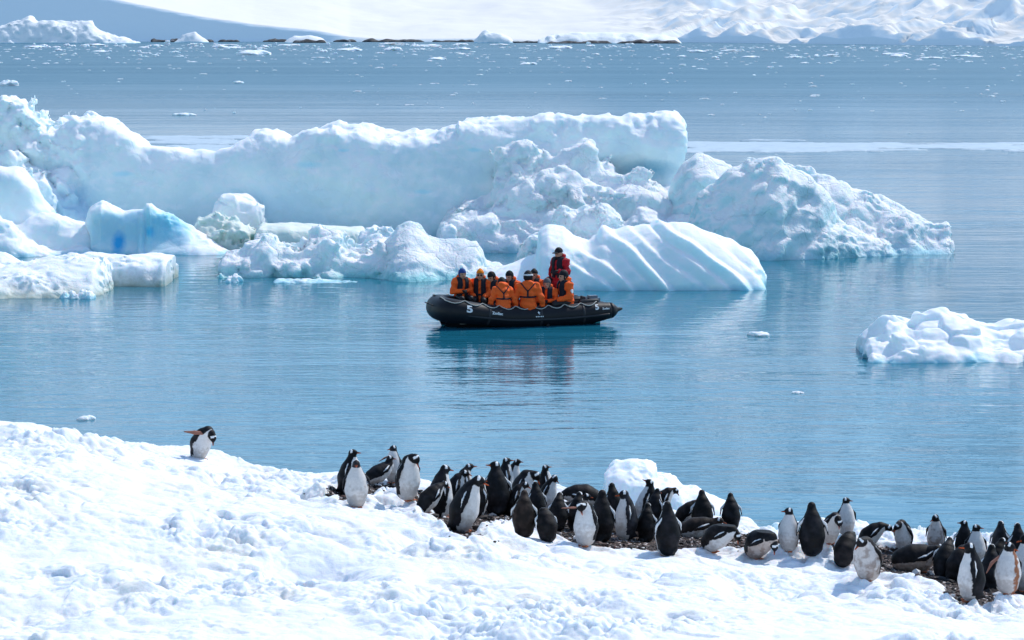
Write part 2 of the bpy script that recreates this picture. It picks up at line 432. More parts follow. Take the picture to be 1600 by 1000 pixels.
# ---- pebbles among the birds: nobody could count them
m, t, b = mat_new('pebbles')
at = t.nodes.new('ShaderNodeAttribute'); at.attribute_name = 'Col'
t.links.new(at.outputs['Color'], b.inputs['Base Color']); b.inputs['Roughness'].default_value = 0.8
rng = np.random.default_rng(5)
ico = bmesh.new(); bmesh.ops.create_icosphere(ico, subdivisions=1, radius=1)
iv = np.array([v.co[:] for v in ico.verts]); itf = np.array([[v.index for v in f.verts] for f in ico.faces]); ico.free()
xs_ = rng.uniform(-3.2, 8.6, 60000); ys_ = rng.uniform(31, 38.5, 60000)
dm = dirt_mask(xs_.astype(np.float32), ys_.astype(np.float32))
k = dm > 0.02 + 0.12 * rng.random(60000) - 0.5 * rng.random(60000) ** 9
k &= (rng.random(60000) < 0.26) & (fbm(xs_, ys_, 0 * xs_, .7, 4, 99) < .16)
xs_, ys_ = xs_[k], ys_[k]
n_ = len(xs_)
gz, _ = ground(xs_, ys_)
sc_ = 0.010 + 0.016 * rng.random(n_) ** 2 + 0.045 * rng.random(n_) ** 14
rot = rng.uniform(0, 6.28, n_)
VV = iv[None] * (1 + 0.22 * rng.standard_normal((n_, len(iv), 1)))
VV = VV * (sc_[:, None] * np.stack([1 + rng.random(n_), np.ones(n_), 0.6 + 0.3 * rng.random(n_)], 1))[:, None, :]
cr, sr = np.cos(rot)[:, None], np.sin(rot)[:, None]
VX = VV[..., 0] * cr - VV[..., 1] * sr + xs_[:, None]; VY = VV[..., 0] * sr + VV[..., 1] * cr + ys_[:, None]
VZ = VV[..., 2] + (gz + sc_ * 0.3)[:, None]
F = (itf[None] + (np.arange(n_) * len(iv))[:, None, None]).reshape(-1, 3)
me = mesh_np('pebbles', np.stack([VX.ravel(), VY.ravel(), VZ.ravel()], 1), F, False)
pal = np.array([[.014, .011, .011], [.03, .02, .017], [.06, .032, .025], [.12, .06, .045], [.03, .03, .032], [.45, .40, .38], [.7, .68, .66]])
ci = rng.choice(len(pal), n_, p=[.42, .24, .12, .05, .10, .03, .04])
set_col(me, np.repeat(pal[ci], len(iv), 0))
o = obj('pebbles', me, m); struct(o, 'stuff'); tag(o, 'brown, grey and white pebbles and droppings trodden over the ground between the penguins', 'pebbles')

# ---- far shore: snow hills
def far_shore_Y(x):
    px = 800 + FPX * x / 1000.0
    return np.interp(px, [-1500, 960, 1060, 1600, 3200], [1060, 1060, 1035, 805, 600])
xs = np.concatenate([np.linspace(-900, -300, 80), np.linspace(-298, 330, 620), np.linspace(334, 900, 90)])
v_ = np.concatenate([np.linspace(-15, 60, 90), np.linspace(61, 420, 200), np.linspace(425, 2500, 90)])
X, W_ = np.meshgrid(xs, v_, indexing='ij')
YS = far_shore_Y(X); Y = YS + W_
PX = 800 + FPX * X / Y
z0 = X * 0
d = np.clip(W_, 0, None)
# left: steep blue face with a gentle snow field above it; its crest falls to the shore at px 545
top = np.interp(PX, [-2500, -200, 60, 200, 320, 400, 500, 548, 600, 700, 850, 1500], [40, 34, 24, 17, 10.5, 6.8, 4.2, 1.9, 1.3, 1.0, .8, 0.6])
face = d * 2.0
field = top + np.clip(d - top / 2.0, 0, None) * 0.07
left = np.minimum(face, field) + 0.8 * fbm(X, Y * 0.4, z0, 60, 3, 3)
# right: lit apron with broken ice and blue walls above
cr_ = fbm(X, Y, z0, 38, 4, 61, kind='r', gain=0.45)
c2_ = fbm(X, Y * 0.6, z0, 90, 4, 65, kind='r')
f1, f2, cid = worley(X, Y * 0.5, z0, 14, 12, True)
right = 0.6 + d * 0.045 + np.clip(cr_ + 0.15, 0, None) * 6.0 * np.clip(1.3 - d / 240, 0.35, 1) + np.clip(cid - 0.6, 0, 1) * 6 * np.clip(1 - f1, 0, 1) + np.clip(c2_, 0, 1) * 9 * np.clip(d / 100, 0, 1)
right = right + np.clip(d - 120, 0, 260) * 0.16 * np.clip(0.4 + fbm(X, Y, z0, 120, 2, 8) * 2, 0, 1)
g1, g2, gc = worley(X, Y, z0, 7, 15, True)
right = right + (gc - .4) * 2.2 * np.clip(1 - d / 70, 0, 1) * np.clip(1.2 - g1, 0, 1)
right = np.minimum(right, 1.2 + 1.6 * np.clip(fbm(X, z0, z0, 12, 3, 17) + .4, 0, 1) + d * .55)
wR = np.clip((PX - 880) / 240, 0, 1); wR = wR * wR * (3 - 2 * wR)
apron = np.clip(d * 0.5, 0, 1.8) + np.clip(d - 3, 0, None) * 0.065 + 2.2 * fbm(X, Y, z0, 70, 3, 91) + 0.7 * fbm(X, Y * .5, z0, 16, 3, 92) * np.clip(d / 20, 0, 1)
Z = left + 3.2 * fbm(X, Y * .6, z0, 85, 4, 91) * np.clip(d / 40, 0, 1) * np.clip((PX - 300) / 300, 0.15, 1)
Z = Z * (1 - wR) + right * wR
Z = Z + np.clip(d - 300, 0, None) * 0.16 * (0.8 + 0.8 * fbm(X, Y, z0, 300, 4, 7))
Z = np.where(W_ < 0, W_ * 0.4, Z)
me = mesh_np('snow_hills', np.stack([X.ravel(), Y.ravel(), Z.ravel()], 1), gridq(X.shape[0], X.shape[1]))
m, t, b = mat_new('snow_hills')
geo = t.nodes.new('ShaderNodeNewGeometry'); pos = geo.outputs['Position']
sn = t.nodes.new('ShaderNodeSeparateXYZ'); t.links.new(geo.outputs['Normal'], sn.inputs[0])
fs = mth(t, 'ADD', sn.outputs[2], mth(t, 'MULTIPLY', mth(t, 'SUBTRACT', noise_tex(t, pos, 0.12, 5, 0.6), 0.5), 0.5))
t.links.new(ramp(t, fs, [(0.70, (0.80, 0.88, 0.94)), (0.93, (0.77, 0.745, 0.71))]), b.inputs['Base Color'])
b.inputs['Roughness'].default_value = 0.8; b.inputs['Specular IOR Level'].default_value = 0.1
bump(t, b, noise_tex(t, pos, 0.12, 3, 0.5), 0.3, 1.0)
M_HILL = m
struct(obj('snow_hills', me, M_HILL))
# =================================================================== ICE
def prof(pts, Y):
    P = [at_y(px, py, Y) for px, py in pts]
    return np.array([p[0] for p in P]), np.array([p[2] for p in P])
def ridge(pts, Yc, front, back, p=2.5, q=1.2, keel=0.5, ybend=None):
    """a ridge of ice whose crest follows pts at depth Yc; front/back half widths; p large = cliff"""
    xs, zs = prof(pts, Yc)
    def f(x, y, z):
        T = np.interp(x, xs, zs, left=-3, right=-3)
        # steep ends
        yc = Yc if ybend is None else Yc + np.interp(x, xs, ybend)
        dy = y - yc
        v = np.where(dy < 0, -dy / (front if np.isscalar(front) else np.interp(x, xs, front)), dy / back)
        c = 1 - np.clip(v, 0, 3) ** p
        c = np.sign(c) * np.abs(c) ** q
        A = T + keel
        return np.where(A > 0, A * c, A) - keel - z
    f.box = (xs.min(), xs.max(), Yc - (front if np.isscalar(front) else max(front)) - 0.6 + (min(ybend) if ybend is not None else 0),
             Yc + back + 0.6 + (max(ybend) if ybend is not None else 0), zs.max())
    return f
def blob(px, py, Y, r, sx=1, sy=1, sz=1):
    c = at_y(px, py, Y)
    def f(x, y, z):
        return r - np.sqrt(((x - c[0]) / sx) ** 2 + ((y - c[1]) / sy) ** 2 + ((z - c[2]) / sz) ** 2)
    f.box = (c[0] - r * sx, c[0] + r * sx, c[1] - r * sy, c[1] + r * sy, c[2] + r * sz)
    return f
def build_ice(name, fields, h, mat, noise, label, extra=None, kcut=0.35, cat='iceberg', group=None, k=0.0, place=True):
    B = np.array([f.box for f in fields])
    lo = (B[:, 0].min() - 0.5, B[:, 2].min() - 0.3, -kcut - h); hi = (B[:, 1].max() + 0.5, B[:, 3].max() + 0.3, B[:, 4].max() + 0.9)
    X, Y, Z = grid_of(lo, hi, h)
    D = None; keepf = []
    for f in fields:
        v = f(X, Y, Z)
        gx, gy, gz = np.gradient(v, h)
        g = np.clip(np.sqrt(gx * gx + gy * gy + gz * gz), 0.7, 6)
        keepf.append((f, gx, gy, gz, g))
        D = v / g if D is None else np.maximum(D, v / g)
    band = np.abs(D) < 1.7
    x, y, z = X[band], Y[band], Z[band]
    nv = noise(x, y, z)
    if extra: nv = nv + extra(x, y, z)
    dv = None
    for f, gx, gy, gz, g in keepf:
        a, b, c = gx[band], gy[band], gz[band]; L = np.sqrt(a * a + b * b + c * c) + 1e-5
        v = f(x + a / L * nv, y + b / L * nv, z + c / L * nv) / g[band]
        if dv is None: dv = v
        elif k > 0:
            hh = np.clip(0.5 + 0.5 * (v - dv) / k, 0, 1); dv = dv * (1 - hh) + v * hh + k * hh * (1 - hh)
        else: dv = np.maximum(dv, v)
    D = D.astype(np.float32); D[band] = dv
    D = np.minimum(D, (Z + kcut))
    for ax in range(3):
        s = [slice(None)] * 3; s[ax] = 0; D[tuple(s)] = -1; s[ax] = -1; D[tuple(s)] = -1
    V, Q = nets(D, lo, h)
    c = np.array([(V[:, 0].min() + V[:, 0].max()) / 2, (V[:, 1].min() + V[:, 1].max()) / 2, 0], np.float32)
    me = mesh_np(name, V - c, Q)
    o = obj(name, me, mat, loc=tuple(float(q) for q in c))
    if label: tag(o, label, cat, group)
    return o
def crumb(a1=0.35, s1=1.2, a2=0.12, s2=0.35, seed=1, fac=0.1, fs=0.7, low=None, lows=3.5):
    """weathered, crumbly ice: large swells, billowy crumbs and angular facets"""
    def n(x, y, z):
        r = a1 * 0.75 * fbm(x, y, z, s1, 3, seed) * 1.5
        mod = np.clip(0.45 + 2.6 * fbm(x, y, z, s1 * 1.5, 2, seed + 5), 0.08, 1.3)
        r = r + a2 * 1.1 * fbm(x, y, z, s2, 3, seed + 9, kind='r', gain=.62) * mod
        if a1 > .15:
            f1, f2, cid = worley(x + .1 * r, y, z, s2 * .8, seed + 31)
            r = r + a2 * .9 * (cid - .5) * np.clip((f2 - f1) * 6, 0, 1) * mod
        if fac:
            f1, f2, cid = worley(x, y, z, fs, seed + 3)
            r = r + fac * (cid - 0.5) * np.clip((f2 - f1) * 5, 0, 1)
        if low: r = r + low * fbm(x, y, z, lows, 2, seed + 20)
        return r
    return n

M_WALL = ice_material('ice_wall', top=(0.89, 0.90, 0.93), side=(0.71, 0.89, 0.95), cover=(0.10, 0.65), band=0.5,
    spots=[(tuple(at_y(px, py, 92.2)), (r, 2.0, r * .28), (0.40, 0.80, 0.90), 0.55) for px, py, r in ((190, 272, .45), (480, 258, .6), (535, 236, .3), (742, 235, .35), (660, 300, .4))] +
          [(tuple(at_y(450, 330, 92)), (3.2, 2.0, 1.4), (0.52, 0.76, 0.90), 0.5), (tuple(at_y(110, 325, 92)), (1.6, 2.0, 1.0), (0.30, 0.55, 0.72), 0.7),
           (tuple(at_y(1015, 268, 92)), (1.3, 2.0, .5), (0.16, 0.50, 0.66), 0.9)])
def patchy(x, y, z, seed):     # crumbly mainly at crests and where noise allows
    return np.clip(0.5 + 1.8 * fbm(x, y, z, 3.0, 2, seed), 0, 1)
wall_pts = [(-160, 200), (-60, 168), (0, 166), (10, 150), (40, 158), (46, 178), (62, 176), (78, 200), (100, 184), (130, 180), (165, 184), (190, 195), (210, 212), (228, 228),
            (262, 232), (300, 238), (340, 236), (362, 226), (380, 216), (398, 206), (430, 203), (455, 208), (500, 196), (528, 192), (540, 203), (580, 204), (600, 213), (625, 216),
            (660, 212), (718, 208), (724, 196), (790, 192), (850, 188), (890, 184), (960, 186), (1000, 186), (1050, 182), (1066, 186), (1070, 200), (1073, 420)]
def wall_noise(x, y, z):
    crest = np.clip((z - 2.9) / 1.2, 0, 1) * 0.5 + 0.12
    r = 0.26 * fbm(x, y * 0.6, z, 1.2, 4, 11, gain=.6) * crest * 1.6
    r = r + 0.25 * fbm(x * 0.6, y, z, 4.0, 2, 14) + 0.05 * fbm(x, y, z, 0.5, 3, 17)
    lx = (x - at_y(60, 200, 93)[0])
    r = r + 0.45 * fbm(x, y, z, 0.9, 4, 18, kind='b') * np.clip(1.2 - np.abs(lx) / 1.9, 0, 1)
    # undercut overhang at the right end
    ux = x - at_y(1010, 268, 93)[0]
    r = r - 1.3 * np.exp(-(ux / 2.2) ** 2 - ((z - at_y(1010, 290, 93)[2]) / 0.75) ** 2)
    return r
wall = build_ice('iceberg', [ridge(wall_pts, 94.0, 1.9, 3.5, 5, 0.8),
                              ridge([(-160, 262), (0, 232), (40, 240), (80, 262), (120, 300), (150, 330), (170, 400)], 92.6, 1.8, 1.5, 3, .9)],
    0.075, M_WALL, wall_noise, 'long high wall of pale blue ice behind all others, with an overhanging right corner')

M_HEAP = ice_material('ice_heap', top=(0.89, 0.90, 0.93), side=(0.69, 0.885, 0.945), cover=(-.05, 0.55), mottle=1.1, bumps=(1.0, 0.09))
heap_top = [(690, 352), (716, 330), (740, 322), (765, 318), (780, 300), (768, 262), (772, 238), (800, 224), (826, 222), (842, 236), (862, 243), (885, 228), (905, 222), (925, 230),
            (945, 250), (965, 270), (985, 275), (1000, 262), (1015, 270), (1035, 288), (1055, 300), (1075, 310), (1090, 420)]
heap_top = [(690, 352), (716, 330), (745, 322), (768, 300), (772, 242), (800, 224), (826, 222), (842, 236), (862, 243), (885, 228), (905, 222), (925, 230),
            (945, 250), (968, 272), (985, 275), (1000, 262), (1015, 270), (1035, 288), (1055, 300), (1075, 310), (1090, 420)]
build_ice('iceberg', [ridge(heap_top, 91.6, 1.2, 1.5, 3, .9),
                       ridge([(685, 362), (715, 332), (760, 322), (800, 285), (850, 268), (900, 270), (940, 285), (960, 305), (990, 292), (1030, 300), (1060, 320), (1090, 420)], 90.3, 1.2, 1.2, 3, .9),
                       ridge([(690, 370), (730, 345), (800, 340), (860, 330), (910, 340), (960, 345), (1000, 330), (1080, 345), (1100, 420)], 89.2, 1.3, 1.2, 2.6, .9)],
    0.065, M_HEAP, crumb(0.34, 1.3, 0.09, 0.35, 31, 0.22, 0.7), 'crumbled heap of white and blue ice before the right half of the long wall')

M_PEAK = ice_material('ice_peak', top=(0.90, 0.91, 0.93), side=(0.58, 0.81, 0.88), cover=(0.12, 0.62), mottle=.9, bumps=(1.0, 0.09),  # side tone made bluer: shade of the steep faces painted in, rims left white
    spots=[(tuple(at_y(1330, 398, 84.9)), (1.5, 2, .8), (0.16, 0.45, 0.50), 0.8)])
lobe = [(1046, 310), (1056, 272), (1068, 252), (1088, 241), (1110, 240), (1132, 247), (1150, 262), (1180, 300), (1200, 420)]
pk = [(1070, 420), (1078, 340), (1096, 305), (1125, 278), (1150, 262), (1168, 245), (1190, 241), (1214, 241), (1224, 256), (1250, 272), (1278, 292), (1296, 318), (1312, 345), (1335, 362), (1362, 370),
      (1385, 382), (1402, 398), (1408, 425)]
rk = [(1150, 290), (1200, 262), (1240, 262), (1265, 263), (1290, 277), (1330, 285), (1360, 300), (1395, 320), (1415, 326), (1440, 345), (1462, 352), (1485, 354), (1494, 366), (1495, 385), (1486, 425)]
def peak_extra(x, y, z):
    u = (x * 0.72 + z * 0.7); v = (z * 0.7 - x * 0.72)
    return 0.18 * fbm(u * .55, y * .5, v * 1.5, 1.3, 3, 71)
build_ice('iceberg', [ridge(lobe, 90.6, [1.5, 2.2, 2.6, 2.8, 2.8, 2.4, 2.0, 1.6, 1.0], 1.6, 1.6, 1.0),
                       ridge(pk, 87.4, [1.0, 1.4, 1.8, 2.1, 2.3, 2.4, 2.4, 2.4, 2.3, 2.1, 1.9, 1.7, 1.4, 1.2, 1.0, .8, .6, .5], 1.5, 1.9, 1.0),
                       ridge(rk, 88.6, [1.0] * 4 + [3.0, 3.0, 2.8, 2.6, 2.4, 2.2, 2.0, 1.8, 1.6, 1.3, 1.0], 2.0, 1.5, 1.0, ybend=[2.4, 2.4, 2.2, 2.0, 1.8, 1.4, 1.2, .9, .7, .5, .3, .2, 0, 0, 0])],
    0.06, M_PEAK, crumb(0.14, 1.5, 0.065, 0.40, 41, 0.20, 0.9), 'ragged peaked iceberg right of the boat, its long bright ridge sloping down to the right', extra=peak_extra)

# striped, fluted berg right behind the boat
M_STRIPE = ice_material('ice_fluted', top=(0.90, 0.91, 0.93), side=(0.65, 0.87, 0.93), cover=(0.25, 0.75), mottle=0.5, bumps=(0.3, 0.04), sss=0.5, band=0.25)
sp_pts = [(765, 425), (800, 412), (838, 398), (845, 362), (856, 354), (880, 356), (896, 366), (920, 372), (940, 356), (952, 357), (985, 352), (1020, 348), (1055, 345), (1090, 354), (1120, 366), (1150, 380), (1172, 392),
          (1186, 408), (1193, 425), (1194, 470)]
def flute(x, y, z):
    s = x * 0.80 + z * 0.95 + 0.12 * np.sin(x * 1.7) + 0.25 * fbm(x, y, z, 2.2, 2, 88)
    ph = (s / .56) % 1.0
    saw = np.where(ph < 0.82, ph / 0.82, (1 - ph) / 0.18)
    w = np.clip((x - at_y(885, 400, 77)[0]) / 0.5, 0, 1)
    var = 0.7 + 0.5 * np.sin(np.floor(s / .56) * 2.3)
    return (0.14 * saw * var - 0.06) * w
build_ice('iceberg', [ridge(sp_pts, 77.6, 2.3, 1.8, 2.2, 0.75)],
    0.05, M_STRIPE, crumb(0.06, 1.5, 0.015, 0.3, 51, 0.02, 0.5, low=0.10), 'smooth rounded iceberg with slanting fluted grooves directly behind the boat stern', extra=flute)
build_ice('ice_block', [blob(888, 340, 79.4, .36, 1.2, 1, .8), blob(915, 346, 79.4, .3), blob(900, 356, 79.4, .55, 1.3, 1, .9), blob(925, 368, 79.2, .4, 1.3), blob(935, 385, 79.2, .6, 1.5, 1, 2.2)],
    0.04, M_HEAP, crumb(0.12, 0.5, 0.07, 0.2, 57, 0.06, .3), 'small crumbly white ice knob standing on the crest of the fluted iceberg', k=0.2, kcut=-0.2, cat='ice block')
build_ice('ice_block', [ridge([(808, 400), (815, 385), (830, 372), (850, 366), (868, 375), (880, 420)], 82.5, .9, .9, 2.2, .8)],
    0.045, M_HEAP, crumb(0.25, 0.6, 0.10, 0.2, 58, 0.08, .3), 'small jagged ice chunk just left behind the fluted iceberg', cat='ice block')

# pyramid berg and low rubble berg left of the boat
M_PYR = ice_material('ice_pyramid', top=(0.90, 0.91, 0.93), side=(0.68, 0.88, 0.93), cover=(0.05, 0.75), mottle=1.0, bumps=(0.9, 0.10), band=0.35, deep=(0.25, 0.66, 0.70))
build_ice('iceberg', [ridge([(534, 440), (560, 420), (590, 392), (612, 362), (622, 350), (640, 343), (655, 346), (668, 362), (690, 372), (720, 372), (745, 375), (756, 392), (760, 405), (780, 408), (800, 425)], 80.2,
                             [0.5, 1.0, 1.6, 2.2, 2.6, 2.8, 2.8, 2.6, 2.3, 2.0, 1.8, 1.6, 1.5, 1.4, 1.2], 1.8, 1.05, 1.0),
                       ridge([(700, 445), (725, 424), (790, 414), (830, 408), (850, 440)], 79.0, 1.4, 1.0, 2.2, .8)],
    0.05, M_PYR, crumb(0.07, 1.3, 0.05, 0.3, 61, 0.16, 0.9), 'pyramid shaped white iceberg with sharp facets left of the boat bow')
build_ice('iceberg', [ridge([(348, 420), (356, 402), (385, 398), (398, 378), (420, 374), (432, 388), (470, 386), (500, 374), (525, 372), (545, 384), (600, 378), (640, 382), (660, 430)], 81.2, 2.0, 1.5, 3.5, .8),
                       ridge([(385, 402), (395, 381), (412, 374), (425, 384), (432, 440)], 81.0, 1.0, 1.0, 2, .8)],
    0.055, M_PYR, crumb(0.35, 0.9, 0.12, 0.35, 65, 0.10, .5), 'low bumpy iceberg with a green-blue undercut, joining the left foot of the pyramid iceberg')

# arch berg with the blue hollow, and the humps to its left
M_ARCH = ice_material('ice_arch', top=(0.90, 0.91, 0.93), side=(0.69, 0.885, 0.945), cover=(0.20, 0.75), mottle=0.7, bumps=(0.3, 0.05), band=0.15, sss=0.5,
    spots=[(tuple(at_y(215, 370, 86.6)), (2.5, 3, 1.1), (0.30, 0.72, 0.86), 0.65), (tuple(at_y(180, 382, 87)), (.3, 3, .5), (0.02, 0.42, 0.80), 0.95),
           (tuple(at_y(262, 352, 87)), (1.2, 3, .8), (0.16, 0.58, 0.74), 0.8), (tuple(at_y(228, 366, 87)), (.2, 3, .25), (0.04, 0.5, 0.8), 0.8)])
ax0 = at_y(215, 360, 88)[0]
def arch_cut(x, y, z):      # a shallow scooped hollow under the crest
    return -1.7 * np.exp(-(((x - ax0) / 1.9) ** 2 + ((z - 0.35) / 0.95) ** 2)) * np.clip((88.8 - y) / 1.2, 0, 1)
build_ice('iceberg', [ridge([(118, 380), (128, 345), (140, 328), (158, 320), (190, 326), (215, 320), (225, 312), (235, 311), (262, 322), (300, 338), (325, 360), (345, 380), (362, 396), (370, 420)], 87.9,
                             [.9, 1.2, 1.5, 1.6, 1.6, 1.6, 1.6, 1.6, 1.6, 1.5, 1.3, 1.0, .8, .6], 2.0, 2.6, .9)],
    0.055, M_ARCH, crumb(0.08, 1.2, 0.03, 0.3, 71, 0.05, 0.8, low=.25), 'iceberg with a scooped turquoise hollow and a deep blue spot, left of the photo centre', extra=arch_cut)
build_ice('iceberg', [ridge([(-120, 280), (-20, 270), (0, 264), (25, 268), (45, 285), (70, 305), (88, 322), (95, 420)], 90.2, 1.8, 1.6, 2.4, .9),
                       ridge([(-120, 340), (0, 338), (30, 345), (60, 330), (90, 326), (120, 338), (150, 345), (170, 420)], 88.8, 1.4, 1.6, 2.2, .9),
                       ridge([(-120, 330), (-30, 330), (0, 335), (18, 350), (40, 375), (90, 388), (130, 386), (150, 396), (160, 420)], 87.6, 1.4, 1.5, 2.2, .9)],
    0.06, M_ARCH, crumb(0.22, 1.6, 0.04, 0.35, 75, 0.04, 0.8, low=.25), 'humped blue-white iceberg cut off by the left edge, left of the turquoise hollow')
M_BLOCK = ice_material('ice_block_white', top=(0.90, 0.90, 0.91), side=(0.74, 0.82, 0.87), cover=(0.0, 0.6), mottle=.7, band=.15)
M_GREEN = ice_material('ice_block_greenish', top=(0.74, 0.79, 0.72), side=(0.52, 0.64, 0.57), cover=(0.0, 0.6), mottle=1.0, band=.3, deep=(.35, .48, .45))
build_ice('ice_block', [ridge([(333, 345), (338, 312), (350, 303), (372, 304), (398, 308), (409, 318), (408, 335), (414, 350), (416, 400)], 91.4, 1.2, 1.0, 5, .7)],
    0.05, M_BLOCK, crumb(0.10, 1.0, 0.05, 0.3, 81, 0.22, 0.8), 'angular white ice block standing before the long ice wall, right of the turquoise hollow', cat='ice block')
build_ice('ice_block', [ridge([(306, 350), (315, 340), (330, 334), (355, 336), (378, 346), (392, 358), (400, 400)], 89.3, .9, 1.0, 2.0, .7)],
    0.05, M_GREEN, crumb(0.22, 0.6, 0.08, 0.25, 83, 0.05, 0.4), 'rounded greenish ice lump in front of the angular white block', cat='ice block')
build_ice('ice_floe', [ridge([(402, 362), (408, 352), (450, 351), (520, 356), (565, 358), (572, 370), (576, 400)], 88.5, 1.6, 2.0, 6, .5)],
    0.05, M_GREEN, crumb(0.06, 0.9, 0.03, 0.25, 85, 0.04, 0.4), 'flat pale floe behind the low bumpy iceberg', cat='ice floe')
build_ice('ice_floe', [ridge([(560, 372), (575, 360), (600, 355), (615, 362), (625, 400)], 86.5, .8, .8, 3, .7)],
    0.045, M_BLOCK, crumb(0.20, 0.6, 0.05, 0.25, 86, 0.04, 0.4), 'small bumpy floe between the flat floe and the pyramid iceberg', cat='ice floe')
build_ice('ice_block', [ridge([(688, 362), (694, 352), (705, 349), (712, 356), (716, 400)], 88.5, .5, .5, 3, .7)],
    0.04, M_BLOCK, crumb(0.10, 0.4, 0.03, 0.2, 87, 0.04, 0.3), 'little white ice block right behind the peak of the pyramid iceberg', cat='ice block')

# tabular floe at the left edge with a dirty waterline
M_FLOE = ice_material('ice_floe_dirty', top=(0.90, 0.91, 0.93), side=(0.72, 0.80, 0.82), cover=(0.1, 0.6), mottle=.6, band=.25, deep=(.55, .66, .62),
    dirt=(-0.2, 0.55, (0.30, 0.33, 0.24), 0.75))
xs_f, _ = prof([(-150, 400), (0, 400), (95, 400), (170, 400), (225, 400), (288, 400)], 74)
build_ice('ice_floe', [ridge([(95, 412), (130, 400), (168, 402), (230, 401), (284, 402), (288, 412), (283, 430), (276, 445), (270, 470)], 78.4, 1.8, 1.6, 6, .5),
                        ridge([(-200, 412), (-40, 414), (40, 412), (80, 402), (120, 398), (158, 402), (172, 425), (180, 470)], 76.2, [4.3, 4.1, 3.6, 3.2, 3.0, 2.7, 2.4, 2.2], 2.2, 2.0, .8)],
    0.055, M_FLOE, crumb(0.10, 1.1, 0.06, 0.3, 91, 0.12, 0.6), 'flat topped white floe with a dirty brown waterline at the left edge', cat='ice floe')
build_ice('ice_floe', [ridge([(-120, 400), (-10, 392), (8, 394), (22, 402), (36, 412), (44, 470)], 80.5, 1.2, 1.4, 2.2, .8)],
    0.055, M_BLOCK, crumb(0.08, 1.1, 0.03, 0.3, 92, 0.03, 0.7), 'small snow hump just behind the flat topped floe at the left edge', cat='ice floe')
for (x0, x1, yt, lab, sd_) in ((92, 148, 458, 'string of small rounded snow lumps in front of the dirty floe', 3), (348, 378, 432, 'cluster of little ice lumps off the left end of the low bumpy iceberg', 4)):
    xm = (x0 + x1) / 2; Yb = at_z(xm, yt + 10)[1]
    build_ice('ice_block', [ridge([(x0, yt + 10), (x0 + 6, yt + 2), (xm - 6, yt - 2), (xm, yt + 5), (xm + 8, yt), (x1 - 3, yt + 2), (x1, yt + 16)], Yb + .4, .45, .5, 2, .7)],
              0.035, M_BLOCK, crumb(0.12, 0.35, 0.05, 0.15, 95 + sd_, 0.03, 0.2), lab, cat='ice block', kcut=.2)
build_ice('ice_floe', [ridge([(428, 440), (436, 436), (480, 438), (530, 440), (570, 444), (575, 460)], 78.0, .5, .6, 4, .6)],
    0.04, M_BLOCK, crumb(0.05, 0.5, 0.03, 0.2, 99, 0.03, 0.3), 'thin white strip of floating ice in front of the low bumpy iceberg', cat='ice floe', kcut=.15)

# floe at the right edge
M_RF = ice_material('ice_floe_white', top=(0.90, 0.905, 0.93), side=(0.78, 0.85, 0.90), cover=(-0.1, 0.6), mottle=.5, band=.12, bumps=(.3, .03))
build_ice('ice_floe', [ridge([(1346, 528), (1352, 522), (1375, 500), (1395, 497), (1408, 502), (1422, 505), (1435, 496), (1460, 491), (1485, 489), (1515, 494), (1540, 503), (1560, 508), (1590, 502), (1640, 505), (1700, 520), (1715, 580)], 61.2,
                               [.9, 1.3, 1.7, 1.8] + [1.8] * 4 + [1.8] * 4 + [1.6, 1.6, 1.3, 1.0], 1.6, 1.8, .75),
                        ridge([(1348, 545), (1356, 530), (1400, 528), (1460, 535), (1550, 540), (1650, 540), (1700, 580)], 60.2, 1.1, 1.0, 2.4, .6)],
    0.035, M_RF, crumb(0.10, 0.8, 0.02, 0.25, 101, 0.28, 0.75), 'low angular white floe floating alone at the right edge', cat='ice floe')

# block of ice stranded on the shore behind the penguins
build_ice('ice_block', [ridge([(945, 760), (948, 740), (962, 725), (985, 720), (1010, 722), (1022, 730), (1026, 745), (1040, 746), (1055, 750), (1066, 762), (1090, 766), (1110, 778), (1135, 786), (1150, 792), (1162, 840)], 41.0, 1.0, .8, 3, .6)],
    0.022, M_RF, crumb(0.07, 0.5, 0.02, 0.15, 105, 0.03, 0.45), 'rounded white ice block stranded on the shore behind the penguins', cat='ice block', kcut=.3)
build_ice('ice_block', [ridge([(1195, 850), (1204, 830), (1222, 822), (1260, 818), (1300, 812), (1330, 808), (1352, 812), (1362, 850)], 39.6, .8, .5, 2.4, .6)],
    0.022, M_RF, crumb(0.08, 0.4, 0.03, 0.15, 107, 0.05, 0.35), 'low snow hummock at the water edge behind the two tallest right hand penguins', cat='ice block', kcut=.3)

# ---- far flat sheet of brash and the small far pieces
def small_ice(seed, flat):
    def f(x, y, z): return 0.5 - np.sqrt(x * x + y * y * 1.6 + (z / flat) ** 2)
    f.box = (-.5, .5, -.5, .5, .5 * flat)
    B = f.box; h = 0.05
    X, Y, Z = grid_of((-.75, -.75, -.12), (.75, .75, .75), h)
    D = f(X, Y, Z) * 0.8 + 0.16 * fbm(X, Y, Z * 1.5, 0.45, 3, seed)
    f1, f2, cid = worley(X, Y, Z, 0.4, seed); D = D + 0.16 * (cid - .5)
    D = np.minimum(D, Z + .08)
    for ax in range(3):
        s = [slice(None)] * 3; s[ax] = 0; D[tuple(s)] = -1; s[ax] = -1; D[tuple(s)] = -1
    V, Q = nets(D.astype(np.float32), (-.75, -.75, -.12), h)
    return mesh_np('brash_ice', V, Q, False)
variants = [small_ice(200 + i, [.35, .5, .8, .3, 1.1, .45][i]) for i in range(6)]
M_BRASH = ice_material('brash_ice', top=(0.85, 0.87, 0.90), side=(0.80, 0.85, 0.90), deep=(0.75, 0.82, 0.88), cover=(-.4, .4), mottle=.4, sss=.4)
for v in variants: v.materials.append(M_BRASH)
